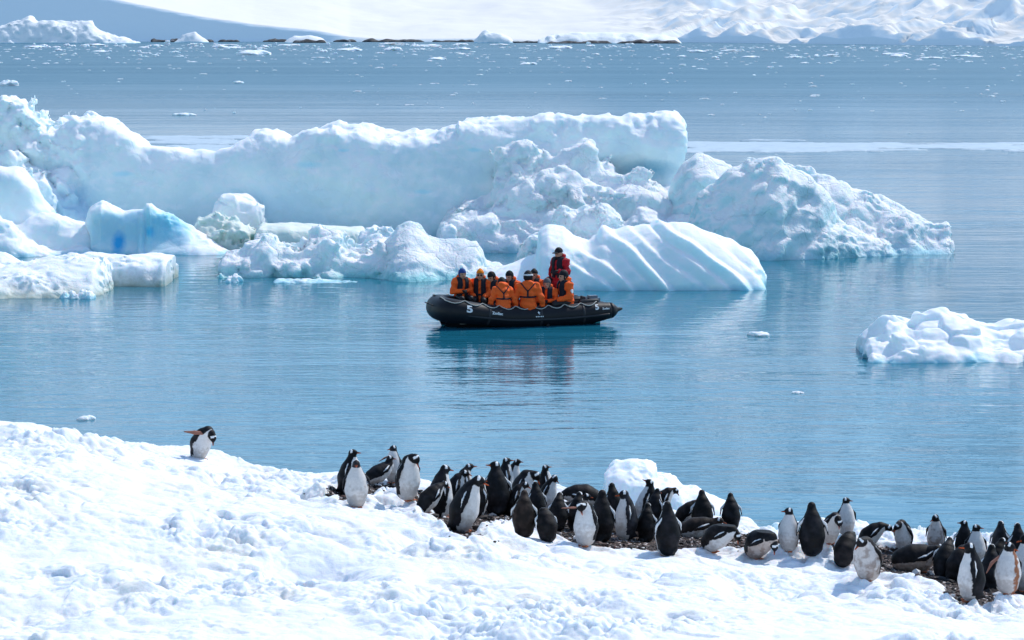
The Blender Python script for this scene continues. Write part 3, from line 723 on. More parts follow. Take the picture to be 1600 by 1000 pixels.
def drift(px, py, wpx, hpx, var, label, cat='ice chunk', group=None, name='ice_chunk'):
    p = at_z(px, py); s = wpx / FPX * p.length
    o = obj(name, variants[var], loc=p)
    flat = [.35, .5, .8, .3, 1.1, .45][var]
    hz = hpx / FPX * p.length
    o.scale = (s, s * 0.9, max(hz / (0.5 * flat + .05), 0.05)); o.rotation_euler = (0, 0, random.uniform(-0.5, 0.5))
    return tag(o, label, cat, group)
drift(285, 180, 34, 5, 3, 'thin white ice sliver drifting beyond the left part of the long ice wall')
drift(1185, 524, 36, 7, 0, 'lone small white ice piece between the boat and the right floe')
drift(135, 655, 26, 6, 1, 'small pale ice piece floating just beyond the snow at far left')
drift(1245, 614, 18, 4, 3, 'tiny ice piece floating below and left of the right floe')
drift(398, 86, 46, 8, 1, 'blue ice chunk among the brash along the far shore').color = (0.3, 0.7, 0.9, 1)
drift(15, 134, 30, 9, 2, 'white ice chunk at the left edge above the long ice wall')
drift(372, 130, 18, 4, 0, 'small white sliver in open grey water, upper left')
drift(1110, 180, 10, 2.5, 3, 'tiny white speck of ice right of the wall corner')
rng = np.random.default_rng(11)
nb = 0
GL = 'brash ice pieces in the pack along the far shore'
for i in range(160):        # the pack along the far shore
    px = rng.uniform(-20, 1620); 
    py = 70 + rng.exponential(8) if px < 1050 else 76 + rng.exponential(14)
    if py > 112: continue
    w = rng.uniform(4, 15) if rng.random() < .85 else rng.uniform(20, 44)
    drift(px, py, w, rng.uniform(1.5, 4.5) * (1.6 if rng.random() < .12 else 1), int(rng.integers(0, 6)), *((lambda q: ('small white brash ice piece in the pack below the ' + q, 'ice chunk', 'brash ice below the ' + q))('shaded blue slope at upper left' if px < 420 else 'black rocks of the far shore' if px < 1070 else 'crags of the far right shore')), 'brash_ice')
GL = 'scattered ice pieces on the open grey water'
for i in range(132):
    px = rng.uniform(0, 1600); py = 88 + rng.random() ** 1.8 * 100
    if px < 1070 and py > 178: continue
    drift(px, py, rng.uniform(3, 8) if rng.random() < .8 else rng.uniform(8, 16), rng.uniform(1.0, 2.4), int(rng.integers(0, 6)), *((lambda q: ('tiny white ice fragment on the open grey water ' + q, 'ice chunk', 'ice fragments ' + q))('beyond the long ice wall' if px < 1070 else 'beyond the ragged peaked iceberg')), 'brash_ice')
# thin sheet of fast brash, two flat sheets
def sheet(pts, label, seed):
    P = [at_z(*q)[:2] for q in pts]
    xs = np.linspace(min(p[0] for p in P) - 2, max(p[0] for p in P) + 2, 320); ys = np.linspace(min(p[1] for p in P) - 3, max(p[1] for p in P) + 3, 110)
    X, Y = np.meshgrid(xs, ys, indexing='ij')
    sdm = seg_mask(X, Y, P) - .8 + 5.0 * fbm(X * .30, Y, 0 * X, 7, 5, seed, gain=.65)
    Z = np.clip(sdm * 0.3, -0.3, 0.05) + 0.05 * np.clip(fbm(X, Y, 0 * X, 1.4, 3, seed + 4), -.2, 1) + np.where(sdm > .1, 0.0, -.05)
    o = obj('ice_floe', mesh_np('ice_floe', np.stack([X.ravel(), Y.ravel(), Z.ravel()], 1), gridq(*X.shape)), M_SHEET)
    return tag(o, label, 'ice floe')
M_SHEET = ice_material('ice_sheet', top=(0.46, 0.56, 0.63), side=(0.40, 0.50, 0.58), deep=(0.40, 0.5, 0.58), cover=(-.2, .5), mottle=.8, band=.04, sss=0)
sheet([(1040, 222), (1250, 221), (1640, 223), (1640, 239), (1400, 236), (1200, 240), (1040, 238)], 'wide flat sheet of thin ice behind the ragged peaked iceberg, reaching the right edge', 5)
sheet([(200, 216), (420, 215), (420, 245), (200, 245)], 'flat sheet of thin ice seen through the dip in the long ice wall', 8)
# far berg at left edge, far shore spit
def far_ice(pts, Y, depth, label, h, nz, seed, name='iceberg', cat='iceberg', mat=None):
    return build_ice(name, [ridge(pts, Y, depth, depth, 2.0, .9)], h, mat or M_FARB, crumb(nz, 9, nz * .4, 3, seed, nz * .9, 5), label, cat=cat, kcut=1)
M_FARB = ice_material('ice_far', top=(0.89, 0.895, 0.9), side=(0.66, 0.78, 0.88), cover=(0.0, 0.6), mottle=0.5, band=.4, sss=0, bumps=(.3, .3))
far_ice([(-60, 50), (0, 44), (20, 38), (45, 24), (60, 30), (75, 32), (140, 34), (152, 46), (180, 54), (212, 66), (216, 72)], 985, 9, 'far white iceberg against the far shore in the upper left corner', .6, 1.2, 301)
far_ice([(270, 66), (285, 54), (305, 50), (318, 60), (330, 70)], 1030, 4, 'little white snow cone on the far shore at upper left', .5, .6, 303, 'ice_block', 'ice block')
far_ice([(840, 62), (860, 56), (900, 52), (960, 52), (1020, 54), (1058, 58), (1066, 72)], 985, 9, 'long white snow covered spit with a black rock foot jutting from the far shore', .7, .7, 305, 'snow_spit', 'spit')
far_ice([(740, 66), (748, 56), (756, 47), (775, 52), (795, 58), (810, 72)], 1000, 4, 'pointed blue-white ice lump at the far shore above the middle of the long ice wall', .6, .8, 307, 'ice_block', 'ice block')
far_ice([(445, 66), (460, 56), (485, 54), (505, 60), (515, 72)], 1010, 5, 'low rounded ice cap over dark rock on the far shore, upper left of centre', .6, .5, 309, 'ice_block', 'ice block')
# dark rocks along the far shoreline
m, t, b = mat_new('shore_rock')
pos = t.nodes.new('ShaderNodeNewGeometry').outputs['Position']
t.links.new(ramp(t, noise_tex(t, pos, .6, 4, .6), [(.4, (.018, .02, .025)), (.62, (.07, .07, .075)), (.75, (.4, .42, .45))]), b.inputs['Base Color'])
b.inputs['Roughness'].default_value = .8
M_ROCK = m
k = 0
for (x0, x1, Yr, hp) in ((235, 262, 1045, 4), (265, 290, 1040, 5), (305, 335, 1040, 5), (340, 375, 1048, 3), (408, 450, 1048, 4), (455, 512, 1005, 5), (518, 560, 1048, 3.5), (560, 668, 1045, 4), (670, 745, 1045, 3.5), (760, 850, 1000, 3.5), (850, 960, 972, 4), (960, 1066, 972, 5)):
    base = 35 + CAM_H / Yr * FPX
    pts = [(x0, base + 3)] + [(x0 + (x1 - x0) * q / 10, base - hp * random.uniform(.5, 1.1)) for q in range(1, 10)] + [(x1, base + 3)]
    o = build_ice('rocky_shore', [ridge(pts, Yr, 4, 5, 2, .8)], .7, M_ROCK, crumb(.5, 5, .2, 2, 320 + k, .3, 3), None, kcut=.6); struct(o); k += 1

# the specks of ice too many and too small to be pieces of their own
ico = bmesh.new(); bmesh.ops.create_icosphere(ico, subdivisions=1, radius=1)
jv = np.array([v.co[:] for v in ico.verts]); jf = np.array([[v.index for v in f.verts] for f in ico.faces]); ico.free()
rg = np.random.default_rng(77); PV = []; 
for i in range(900):
    px = rg.uniform(-30, 1630); py = (71 + rg.exponential(10)) if rg.random() < .75 else rg.uniform(90, 215)
    if py > 215 or (px < 1070 and py > 170): continue
    if py > 112 and rg.random() < .5: continue
    p = at_z(px, py); w = rg.uniform(1.0, 4.5) / FPX * p.length * (1.0 if py < 110 else .7)
    q = jv * (1 + .2 * rg.standard_normal((len(jv), 1))) * np.array([w, w * rg.uniform(.5, 1.2), w * rg.uniform(.12, .3)])
    PV.append(q + np.array([p.x, p.y, 0.02]))
n_ = len(PV)
F = (jf[None] + (np.arange(n_) * len(jv))[:, None, None]).reshape(-1, 3)
o = struct(obj('brash_specks', mesh_np('brash_specks', np.concatenate(PV), F, False), M_BRASH), 'stuff')
tag(o, 'fine white specks of brash ice strewn over the far water below the snowy shore', 'brash ice')
# =================================================================== CREATURES (signed distance bodies -> one continuous surface)
def cone(P, a, b, ra, rb, flat=None, fs=1.0):
    a = np.asarray(a, np.float32); b = np.asarray(b, np.float32)
    Q = P
    if flat is not None:
        n = np.asarray(flat, np.float32); n = n / np.linalg.norm(n)
        Q = P + ((fs - 1) * ((P - a) @ n))[..., None] * n
        b = b + (fs - 1) * np.dot(b - a, n) * n
    ab = b - a; L = float(ab @ ab) + 1e-9
    t_ = np.clip(((Q - a) @ ab) / L, 0, 1)
    return np.linalg.norm(Q - a - t_[..., None] * ab, axis=-1) - (ra + (rb - ra) * t_)
def ell(P, c, r):
    r = np.asarray(r, np.float32); q = (P - np.asarray(c, np.float32)) / r
    k0 = np.linalg.norm(q, axis=-1); k1 = np.linalg.norm(q / r, axis=-1) + 1e-6
    return k0 * (k0 - 1) / k1
def smin(a, b, k):
    h = np.clip(0.5 + 0.5 * (b - a) / k, 0, 1)
    return b * (1 - h) + a * h - k * h * (1 - h)
def sdf_mesh(name, fn, lo, hi, h):
    X, Y, Z = grid_of(lo, hi, h)
    D = -fn(np.stack([X, Y, Z], -1)).astype(np.float32)
    for ax in range(3):
        s = [slice(None)] * 3; s[ax] = 0; D[tuple(s)] = -1; s[ax] = -1; D[tuple(s)] = -1
    V, Q = nets(D, lo, h)
    return V, Q
def attr_mat(name, rough=0.6, bumps=None, sheen=0.0, spec=0.3):
    m, t, b = mat_new(name)
    at = t.nodes.new('ShaderNodeAttribute'); at.attribute_name = 'Col'
    oi = t.nodes.new('ShaderNodeTexCoord')
    n1 = noise_tex(t, oi.outputs['Object'], 30, 4, 0.7)
    v = mth(t, 'ADD', mth(t, 'MULTIPLY', n1, 0.5), 0.75)
    c = mixc(t, 1.0, at.outputs['Color'], v, 'MULTIPLY')
    t.links.new(c, b.inputs['Base Color'])
    b.inputs['Roughness'].default_value = rough; b.inputs['Specular IOR Level'].default_value = spec
    if sheen: b.inputs['Sheen Weight'].default_value = sheen
    if bumps: bump(t, b, noise_tex(t, oi.outputs['Object'], bumps[0], 3, 0.6), bumps[1], bumps[2])
    return m
M_PENG = attr_mat('penguin_plumage', 0.6, (60, 0.35, 0.01), 0.0, 0.16)

def penguin_mesh(lean=4, chest=-4, neck=-6, head=0, bill=90, hyaw=0, fl=(17, 17), flf=(0, 0), fat=1.0, tone='black', base=0.13,
                 dirt=0.0, stain=False, roll=0, seed=0, brown=0.0, fdir=None, flen=1.0, under=False):
    """local frame: x = left, y = forward (bird looks to +y), z = up.  angles in degrees from vertical, forward positive"""
    R_ = math.radians
    p = np.array([0., -0.01, base]); pts = [p.copy()]
    segs = [(lean, .13), (lean + chest * .5, .135), (lean + chest, .115), (lean + chest + neck, .07), (lean + chest + neck + head, .06)]
    acc = [lean, lean + chest * .5, lean + chest, lean + chest + neck, lean + chest + neck + head]
    for (a_, l_) in segs:
        p = p + l_ * np.array([math.sin(R_(roll)) * math.cos(R_(a_)), math.sin(R_(a_)), math.cos(R_(a_)) * math.cos(R_(roll))]); pts.append(p.copy())
    fat = fat * 1.10
    rad = [.122 * fat, .140 * fat, .116 * fat, .080 * fat, .056, .050]
    pts = [q.astype(np.float32) for q in pts]
    hd = pts[5]; up = pts[5] - pts[4]; up /= np.linalg.norm(up)
    ba = R_(bill); yw = R_(hyaw)
    bd = np.array([-math.sin(yw) * math.sin(ba), math.cos(yw) * math.sin(ba), math.cos(ba)], np.float32)
    side = np.cross(bd, [0, 0, 1]); side = side / (np.linalg.norm(side) + 1e-6)
    hup = np.cross(side, bd)
    la = R_(acc[1]); tang = np.array([0, math.sin(la), math.cos(la)], np.float32); front = np.array([0, math.cos(la), -math.sin(la)], np.float32)
    ta = R_(acc[0]); tl = np.array([0, -math.cos(ta * .6) * .13, -0.07 + 0.05 * math.sin(ta)], np.float32)
    tail = pts[0] + tl + np.array([0, -.03, -.01])
    tail[2] = max(tail[2], 0.015)
    tang2 = pts[3] - pts[2]; tang2 /= np.linalg.norm(tang2)
    fls = []
    for sdn, oa, ff in ((1, fl[0], flf[0]), (-1, fl[1], flf[1])):
        sh = pts[3] * .85 + pts[2] * .15 + np.array([sdn * .082 * fat, 0, 0]) - front * .005
        o_ = R_(oa)
        d = -tang * math.cos(o_) + np.array([sdn, 0, 0]) * math.sin(o_)
        f_ = R_(ff); d = d * math.cos(f_) + front * math.sin(f_)
        if fdir is not None and sdn > 0: d = np.array(fdir, float)
        d = d / np.linalg.norm(d)
        nrm = np.cross(d, front); nrm = nrm / (np.linalg.norm(nrm) + 1e-6)
        e1 = sh + d * .10 * flen + np.array([sdn, 0, 0]) * (.045 * fat if oa < 35 else 0.0); e2 = sh + d * .235 * flen + np.array([sdn, 0, 0]) * (.03 * fat if oa < 35 else -.01)
        fls.append((sh.astype(np.float32), e1.astype(np.float32), e2.astype(np.float32), nrm, sdn))
    upright = acc[0] < 55
    def prims(P):
        out = []
        for i in range(5): out.append(cone(P, pts[i], pts[i + 1], rad[i], rad[i + 1]))
        body = out[0]
        for o_ in out[1:3]: body = smin(body, o_, .05)
        for o_ in out[3:]: body = smin(body, o_, .03)
        cr = ell((P - hd - bd * .012) @ np.stack([side, bd, hup], 1).astype(np.float32), (0, 0, 0), (.046, .066, .048))
        body = smin(body, cr, .02)
        tl_ = cone(P, pts[0] + np.array([0, -.05, -.03]), tail, .065, .014, (1, 0, 0), 0.6)
        body = smin(body, tl_, .04)
        bl = cone(P, hd + bd * .05 - hup * .004, hd + bd * .130 - hup * .014, .018, .007)
        fd = []
        for (s_, e1, e2, nr, sg) in fls:
            a_ = cone(P, s_, e1, .030, .036, nr, 2.3); b_ = cone(P, e1, e2, .036, .014, nr, 2.3)
            fd.append(smin(a_, b_, .02))
        ft = None
        for sg in (1, -1):
            fx = sg * .05
            z0 = .012
            fy = .02 if upright else -.05
            f0 = cone(P, (fx, fy - .03, .05), (fx, fy, z0 + .01), .024, .02)
            for dx in (-.028, 0, .028):
                f0 = smin(f0, cone(P, (fx, fy, z0), (fx + dx, fy + .075, z0 - .004), .016, .008), .012)
            ft = f0 if ft is None else np.minimum(ft, f0)
        return body, bl, fd, ft
    def fn(P):
        body, bl, fd, ft = prims(P)
        d = smin(body, bl, .010)
        for f_ in fd: d = smin(d, f_, .012)
        return smin(d, ft, .015)
    allp = np.array([q for q in pts] + [hd + bd * .15, tail] + [f[1] for f in fls] + [f[2] for f in fls] + [np.array([.1, .1, 0]), np.array([-.1, -.1, 0])])
    lo = allp.min(0) - .09; hi = allp.max(0) + .09
    c_ = pts[1]; lo = np.minimum(lo, c_ - .19); hi = np.maximum(hi, c_ + .19); lo[2] = max(lo[2], -.03)
    V, Q = sdf_mesh('p', fn, lo, hi, .0085)
    # colour
    body, bl, fd, ft = prims(V)
    rngp = np.random.default_rng(seed)
    nz = fbm(V[:, 0] + seed, V[:, 1], V[:, 2], .05, 2, 7)
    blk = {'black': (.006, .006, .008), 'grey': (.016, .016, .020), 'brown': (.017, .011, .009), 'sooty': (.008, .0065, .007)}[tone]
    blk = np.array(blk); wht = np.array((.64, .615, .60)) * (1 - dirt) + np.array((.45, .36, .31)) * dirt
    C = np.tile(blk, (len(V), 1)); mt = fbm(V[:, 0] + seed, V[:, 1], V[:, 2], .13, 3, 5)[:, None]; C = C * (1 + np.clip(mt * 2, -.5, .9)) + np.clip(mt - .15, 0, 1) * np.array((.012, .007, .005))
    # nearest spine point
    best = np.full(len(V), 9.); tt = np.zeros(len(V)); near = np.zeros((len(V), 3)); tn = np.zeros((len(V), 3))
    for i in range(5):
        a, b_ = pts[i], pts[i + 1]; ab = b_ - a; t_ = np.clip(((V - a) @ ab) / (ab @ ab), 0, 1)
        q = a + t_[:, None] * ab; d = np.linalg.norm(V - q, axis=1) - (rad[i] + (rad[i + 1] - rad[i]) * t_)
        m_ = d < best; best[m_] = d[m_]; tt[m_] = i + t_[m_]; near[m_] = q[m_]; tn[m_] = ab / np.linalg.norm(ab)
    fr = np.stack([0 * tn[:, 0], tn[:, 2], -tn[:, 1]], 1)
    rel = V - near; rl = np.linalg.norm(rel, axis=1) + 1e-6
    cf = (rel * fr).sum(1) / rl
    lowend = np.clip(1 - tt, 0, 1)
    w = (cf + nz * .12 > 0.10 + 0.10 * np.clip(tt - 2.2, 0, 1)) & (tt < 3.22 + 0.10 * nz)
    under_ = ((V - pts[0]) @ tang < -0.04) & ((V[:, 1] - pts[0][1]) > -.03)
    w |= under_ & (tt < .4)
    C[w] = wht
    gm = (np.clip(.55 - tt * .45 + nz * .5, 0, .5)[:, None]) * w[:, None]; C = C * (1 - gm) + np.array((.30, .24, .20)) * gm
    if stain:
        sv = np.clip((fbm(V[:, 0], V[:, 1], V[:, 2], .05, 3, 3) + 1.2 - np.abs(V[:, 0] + .075) * 28) * 1.6, 0, 1)[:, None] * w[:, None]; C = C * (1 - sv) + np.array((.28, .11, .055)) * sv
    if dirt > .2 or brown:
        sv = np.clip((fbm(V[:, 0], V[:, 1], V[:, 2], .09, 3, 13 + seed) + (0.35 - tt * .25)) * 1.5, 0, .6)[:, None] * w[:, None]; C = C * (1 - sv) + np.array((.20, .13, .10)) * sv
    # head markings
    hx = (V - hd) @ side; hy = (V - hd) @ bd; hz = (V - hd) @ hup
    hm = tt > 4.2
    patch = hm & (hy > -.018) & (hy < .014) & (hz > .006) & ((np.abs(hx) > .020) | (hy < .0)) & (tt > 4.3)
    C[patch] = (.80, .80, .80)
    eye = (np.abs(np.abs(hx) - .036) < .014) & (np.abs(hy - .022) < .009) & (np.abs(hz - .012) < .009)
    C[eye] = (.005, .005, .005)
    mB = bl < np.minimum(body, ft) + .002
    C[mB] = (.42, .075, .02)
    top_ = mB & (hz > -.004); C[top_] = (.05, .02, .015)
    for f_, (s_, e1, e2, nr, sg) in zip(fd, fls):
        m_ = f_ < body - .001
        C[m_] = blk
        dd = e2 - s_; dd = dd / np.linalg.norm(dd)
        wv = np.cross(nr, dd); cw = (V - s_) @ wv
        bw = -np.sign(wv @ front) * cw     # trailing (rear) edge
        edge = m_ & (bw > .020)
        C[edge] = (.72, .72, .72)
        if under:
            inner = m_ & (((V - s_) @ nr) * np.sign(nr @ front + 1e-3) > -.004); C[inner] = (.30, .13, .09)
    mF = ft < body - .004
    C[mF] = (.40, .12, .05)
    if tone == 'brown': C = C * .92 + np.array((.05, .03, .02)) * .08
    me = mesh_np('penguin', V, Q); set_col(me, C)
    return me

def gz_at(x, y): return float(ground(np.array([x]), np.array([y]))[0][0])
def march_full(px, py):
    d = ray(px, py); Y = np.linspace(28, 37.9, 900); X = d[0] / d[1] * Y; Z = CAM_H + d[2] / d[1] * Y
    g, _ = ground(X, Y); k = np.nonzero(Z < g)[0]
    i = k[0] if len(k) else 899
    return Vector((X[i], Y[i], g[i]))
GP = 'gentoo penguins gathered on the pebbly shore'
pn = [0]
def penguin(px, py, hp, yaw, label, back=0.0, sc=None, tilt=0, sink=0.0, **kw):
    """px,py foot pixel in the photograph; hp standing height in pixels; yaw 0 faces the camera, 90 faces right, 180 away"""
    p = march_full(px, py)
    if back:
        r = Vector((p.x, p.y, 0)).normalized(); p = p + r * back; p.z = gz_at(p.x, p.y)
    if math.cos(math.radians(yaw)) > 0:      # head turns and flippers are given as seen in the photograph: positive = left
        kw['hyaw'] = -kw.get('hyaw', 0)
        if 'fl' in kw: kw['fl'] = kw['fl'][::-1]
        if 'flf' in kw: kw['flf'] = kw['flf'][::-1]
    me = penguin_mesh(seed=pn[0], **kw); pn[0] += 1
    if not me.materials: me.materials.append(M_PENG)
    o = obj('penguin', me, None, loc=(p.x, p.y, p.z - .012 - sink))
    zs = max(v.co.z for v in me.vertices)
    s = sc or (hp / FPX * p.y) / zs
    s = min(max(s, .80), 1.28)
    o.scale = (s, s, s)
    # local +y forward; yaw 0 -> world -Y
    o.rotation_euler = (0, math.radians(tilt), math.pi + math.radians(yaw))
    return tag(o, label, 'penguin', GP)

penguin(312, 714, 54, 50, 'lone penguin bending right with one flipper stretched out, on the snow at left', sc=.98, lean=16, chest=34, neck=56, head=34, bill=172, hyaw=0, fl=(10, 100), fdir=(.64, -.77, .08), under=True, sink=.03, flen=1.2, fat=.98)
penguin(543, 772, 73, 82, 'tall penguin in profile facing right, standing right behind a grey faced one', lean=10, chest=4, neck=-10, bill=84)
penguin(557, 791, 76, 4, 'grey faced penguin with a broad white belly facing the camera, leftmost pair front bird', lean=2, neck=6, bill=100, fat=1.05, tone='grey', dirt=.12)
penguin(582, 753, 24, 115, 'small dark penguin lying low between the leftmost pair and the white breasted bird', lean=70, chest=-20, neck=-40, bill=95, tone='black', base=.11, sc=.72)
penguin(614, 753, 48, -20, 'white breasted penguin with its head turned left, half hidden behind a bowing bird', hyaw=50, lean=0, fl=(6, 60), under=True, bill=98)
penguin(637, 781, 77, 46, 'penguin bowing its head to the right, first bird left of the crowd', lean=4, chest=6, neck=38, head=30, bill=150, fat=1.0, hyaw=-12)
penguin(688, 808, 85, 118, 'black backed penguin looking right, leftmost of the dense crowd', lean=3, chest=4, neck=12, bill=100, tone='black', fl=(16, 10))
penguin(722, 788, 66, 120, 'penguin with black back behind the leaning front bird, bill pointing right', lean=6, chest=8, neck=20, bill=84, hyaw=-20)
penguin(708, 792, 60, 100, 'dark penguin half hidden between two front birds at the crowd left end', lean=10, chest=14, neck=26, bill=105)
penguin(722, 830, 92, 80, 'front penguin leaning right, long white belly, head low, left part of the crowd', lean=15, chest=5, neck=14, head=10, bill=112, fat=1.02, fl=(14, 14), hyaw=-10)
penguin(775, 803, 85, 188, 'large penguin seen from behind, bill pointing left, beside the leaning front bird', lean=2, chest=2, neck=4, bill=80, hyaw=95, fat=1.08, fl=(20, 20))
penguin(790, 778, 66, 110, 'penguin head and shoulders behind the large black back, bill right, topmost of two', lean=4, neck=2, bill=84, hyaw=-10)
penguin(799, 780, 52, 70, 'penguin peering right between two black backs with a thin white throat', lean=8, chest=5, neck=10, bill=84, back=.1)
penguin(815, 802, 72, 70, 'penguin with its head tucked over a rounded white breast, middle of the left crowd', lean=6, chest=14, neck=46, head=22, bill=150, fat=1.05)
penguin(852, 778, 54, 108, 'penguin with head raised and bill pointing right, rear of the left crowd', lean=3, neck=0, bill=80)
penguin(852, 798, 60, 70, 'brown headed penguin leaning right with a narrow white side, rear middle of crowd', lean=16, chest=4, neck=8, bill=125, tone='sooty', hyaw=20)
penguin(819, 838, 75, 178, 'dark brown penguin seen squarely from behind in front of the crowd', lean=2, chest=4, neck=18, bill=125, tone='brown', fat=1.05)
penguin(855, 845, 52, 200, 'hunched headless looking back of a dark penguin beside the brown one', lean=10, chest=34, neck=60, head=30, bill=165, tone='sooty', fat=1.06, base=.12)
penguin(884, 812, 40, 110, 'dark penguin lying on its nest behind the preening white bellied one', lean=62, chest=-4, neck=-20, bill=100, tone='sooty', base=.12)
penguin(914, 852, 74, -38, 'white bellied penguin raising a pink flipper to the right with its head bent away', lean=-6, chest=12, neck=52, head=34, bill=140, hyaw=-60, fl=(8, 86), flf=(0, 20), under=True, flen=1.1)
penguin(940, 846, 84, 172, 'tall dark penguin seen from behind right of the raised pink flipper', lean=3, chest=2, neck=8, bill=110, tone='sooty', fl=(14, 8), hyaw=10)
penguin(925, 800, 46, -82, 'penguin bent level with its long back raised, below the left side of the ice block', lean=72, chest=14, neck=10, head=20, bill=140, fat=1.12, base=.22, tone='sooty')
penguin(976, 842, 80, -82, 'penguin turned left with a white side stripe, centre right of the crowd', lean=-4, chest=6, neck=8, bill=98, tone='grey', fl=(14, 12), hyaw=10)
penguin(1004, 815, 70, -105, 'penguin leaning back with head thrown upward in front of the ice block', lean=-16, chest=4, neck=6, bill=60, hyaw=20, tone='sooty')
penguin(1030, 806, 44, 95, 'dark penguin with drooping head just below the ice block', lean=20, chest=20, neck=34, bill=140, tone='sooty')
penguin(1042, 867, 88, 205, 'slim penguin facing away left with a white flank, front middle of the crowd', lean=-2, chest=2, neck=10, bill=120, tone='black', fl=(18, 20), fat=.96)
penguin(1075, 838, 34, 80, 'brownish penguin lying among pebbles right of the slim front bird', lean=74, chest=0, neck=-12, bill=105, tone='brown', base=.11, brown=1)
penguin(1097, 829, 66, 186, 'broad dark penguin seen from behind at the right foot of the ice block', lean=0, chest=6, neck=14, bill=118, tone='sooty', fat=1.1)
penguin(1142, 828, 44, 182, 'dark penguin seen from behind, low behind the crouching pair', lean=4, chest=10, neck=16, bill=110, tone='black', fat=1.05)
penguin(1112, 862, 46, 62, 'penguin stooping forward with a slanting white belly, left of the crouching pair', lean=48, chest=22, neck=40, head=20, bill=170, fat=1.15, tone='sooty', fl=(18, 10), base=.16)
penguin(1180, 872, 48, 40, 'curled up penguin with a brown smeared belly, right of the crouching pair', lean=40, chest=40, neck=46, head=20, bill=175, fat=1.2, tone='black', dirt=.9, brown=1, base=.16)
penguin(1232, 861, 70, -22, 'white bellied penguin with its head turned left beside the tallest black back', lean=0, neck=4, bill=90, hyaw=72, fl=(6, 8), fat=1.03, dirt=.06)
penguin(1268, 867, 86, 184, 'tall all black penguin back, standing right of the white bellied one looking left', lean=0, chest=4, neck=14, bill=125, fat=1.02, fl=(20, 18))
penguin(1296, 849, 50, 28, 'white bellied penguin bowing low to the right behind the tall black back', lean=14, chest=24, neck=60, head=34, bill=172, hyaw=-30, dirt=.1)
penguin(1322, 836, 46, 14, 'small penguin facing the camera with head turned right at the water edge', lean=0, bill=90, hyaw=-70)
penguin(1352, 858, 46, 78, 'penguin bending right to touch bills with another, water behind it', lean=34, chest=22, neck=28, head=14, bill=125, tone='sooty', fat=1.0)
penguin(1412, 860, 46, -42, 'penguin with curved neck bending left towards its mate, water behind it', lean=4, chest=24, neck=52, head=30, bill=140, hyaw=28, fat=1.02)
penguin(1318, 884, 42, 150, 'dark penguin crouching behind the grey bellied front bird', lean=30, chest=20, neck=30, bill=140, tone='sooty', fat=1.1, sc=.85)
penguin(1356, 905, 74, -30, 'large front penguin with a dirty white belly and head drooping left, red bill', lean=14, chest=12, neck=34, head=16, bill=130, hyaw=38, dirt=.30, fat=1.12, tone='sooty', fl=(14, 6))
penguin(1412, 890, 44, 84, 'big dark penguin lying on a nest of sticks, facing right', lean=80, chest=-6, neck=-20, bill=92, tone='sooty', base=.14, fat=1.12, brown=1, dirt=1.15)
penguin(1462, 862, 54, -30, 'grey breasted penguin looking down to the left, back row at right', lean=0, chest=4, neck=10, bill=118, hyaw=42, dirt=.45, tone='black')
penguin(1506, 872, 56, 170, 'dark penguin behind a pale breasted one, bill pointing left, at right', lean=0, neck=2, bill=84, hyaw=80)
penguin(1524, 882, 66, 6, 'pale breasted penguin facing the camera with its bill turned right', lean=2, neck=0, bill=90, hyaw=-72, dirt=.08)
penguin(1474, 902, 62, 150, 'large black back leaning right behind the striking front bird', lean=28, chest=4, neck=10, bill=100, tone='black', fat=1.1)
penguin(1492, 906, 60, 120, 'dark penguin back squeezed between the leaning black back and the front bird', lean=20, chest=14, neck=24, bill=120, tone='sooty', fat=1.05, back=-.02)
penguin(1516, 938, 95, -92, 'striking front penguin facing left with white breast and black back, nearest of all', lean=0, chest=3, neck=4, bill=86, hyaw=8, fl=(18, 20), fat=.98)
penguin(1563, 872, 60, 150, 'upright penguin with a grey nape at the water edge near the right edge', lean=0, neck=6, bill=98, hyaw=-10, tone='grey', fat=1.02)
penguin(1552, 905, 66, 130, 'dark penguin crouched between the nearest bird and the brown stained one', lean=18, chest=6, neck=10, bill=110, tone='sooty')
penguin(1574, 926, 84, 8, 'penguin with a brown stained white belly and one flipper spread left', lean=-3, chest=6, neck=20, bill=110, hyaw=-60, fl=(10, 34), under=True, fat=1.08, stain=True, flen=1.1)
penguin(747, 806, 62, 140, 'dark penguin back filling the gap behind the leaning front bird and the big black back', lean=6, chest=8, neck=14, bill=100, tone='sooty')
penguin(838, 812, 62, 200, 'dark penguin behind the brown one seen from behind, only its shoulders showing', lean=2, chest=6, neck=10, bill=100, tone='black')
penguin(1000, 838, 34, -84, 'dark penguin lying on pebbles between the striped bird and the slim front bird', lean=72, chest=-6, neck=-24, bill=95, tone='sooty', base=.12, dirt=1)
penguin(1064, 822, 40, 100, 'sooty penguin hunched at the ice block foot, behind the lying brownish one', lean=40, chest=10, neck=10, bill=110, tone='sooty', base=.13)
penguin(1442, 892, 40, 60, 'sooty penguin crouching at the bill end of the large lying bird', lean=34, chest=24, neck=30, bill=140, tone='sooty', base=.13, dirt=.8)
penguin(1548, 922, 74, 170, 'black back between the nearest bird and the stained bird, close to both', lean=6, chest=4, neck=12, bill=100, tone='black')
penguin(1590, 880, 66, 190, 'dark penguin behind the stained bird at the right edge', lean=2, chest=4, neck=8, bill=95, tone='black')
penguin(800, 806, 56, 95, 'dark penguin tucked low under the head of the bird with the rounded white breast', lean=14, chest=14, neck=24, bill=120, tone='sooty')
penguin(872, 828, 50, 170, 'dark back just right of the brown headed bird leaning right, above the hunched back', lean=10, chest=10, neck=20, bill=110, tone='sooty')
penguin(900, 828, 58, 150, 'dark penguin behind the bird with the raised pink flipper, left side', lean=8, chest=6, neck=14, bill=100, tone='black')
penguin(958, 818, 66, 200, 'dark penguin back between the tall dark back and the striped bird', lean=2, chest=6, neck=14, bill=110, tone='sooty')
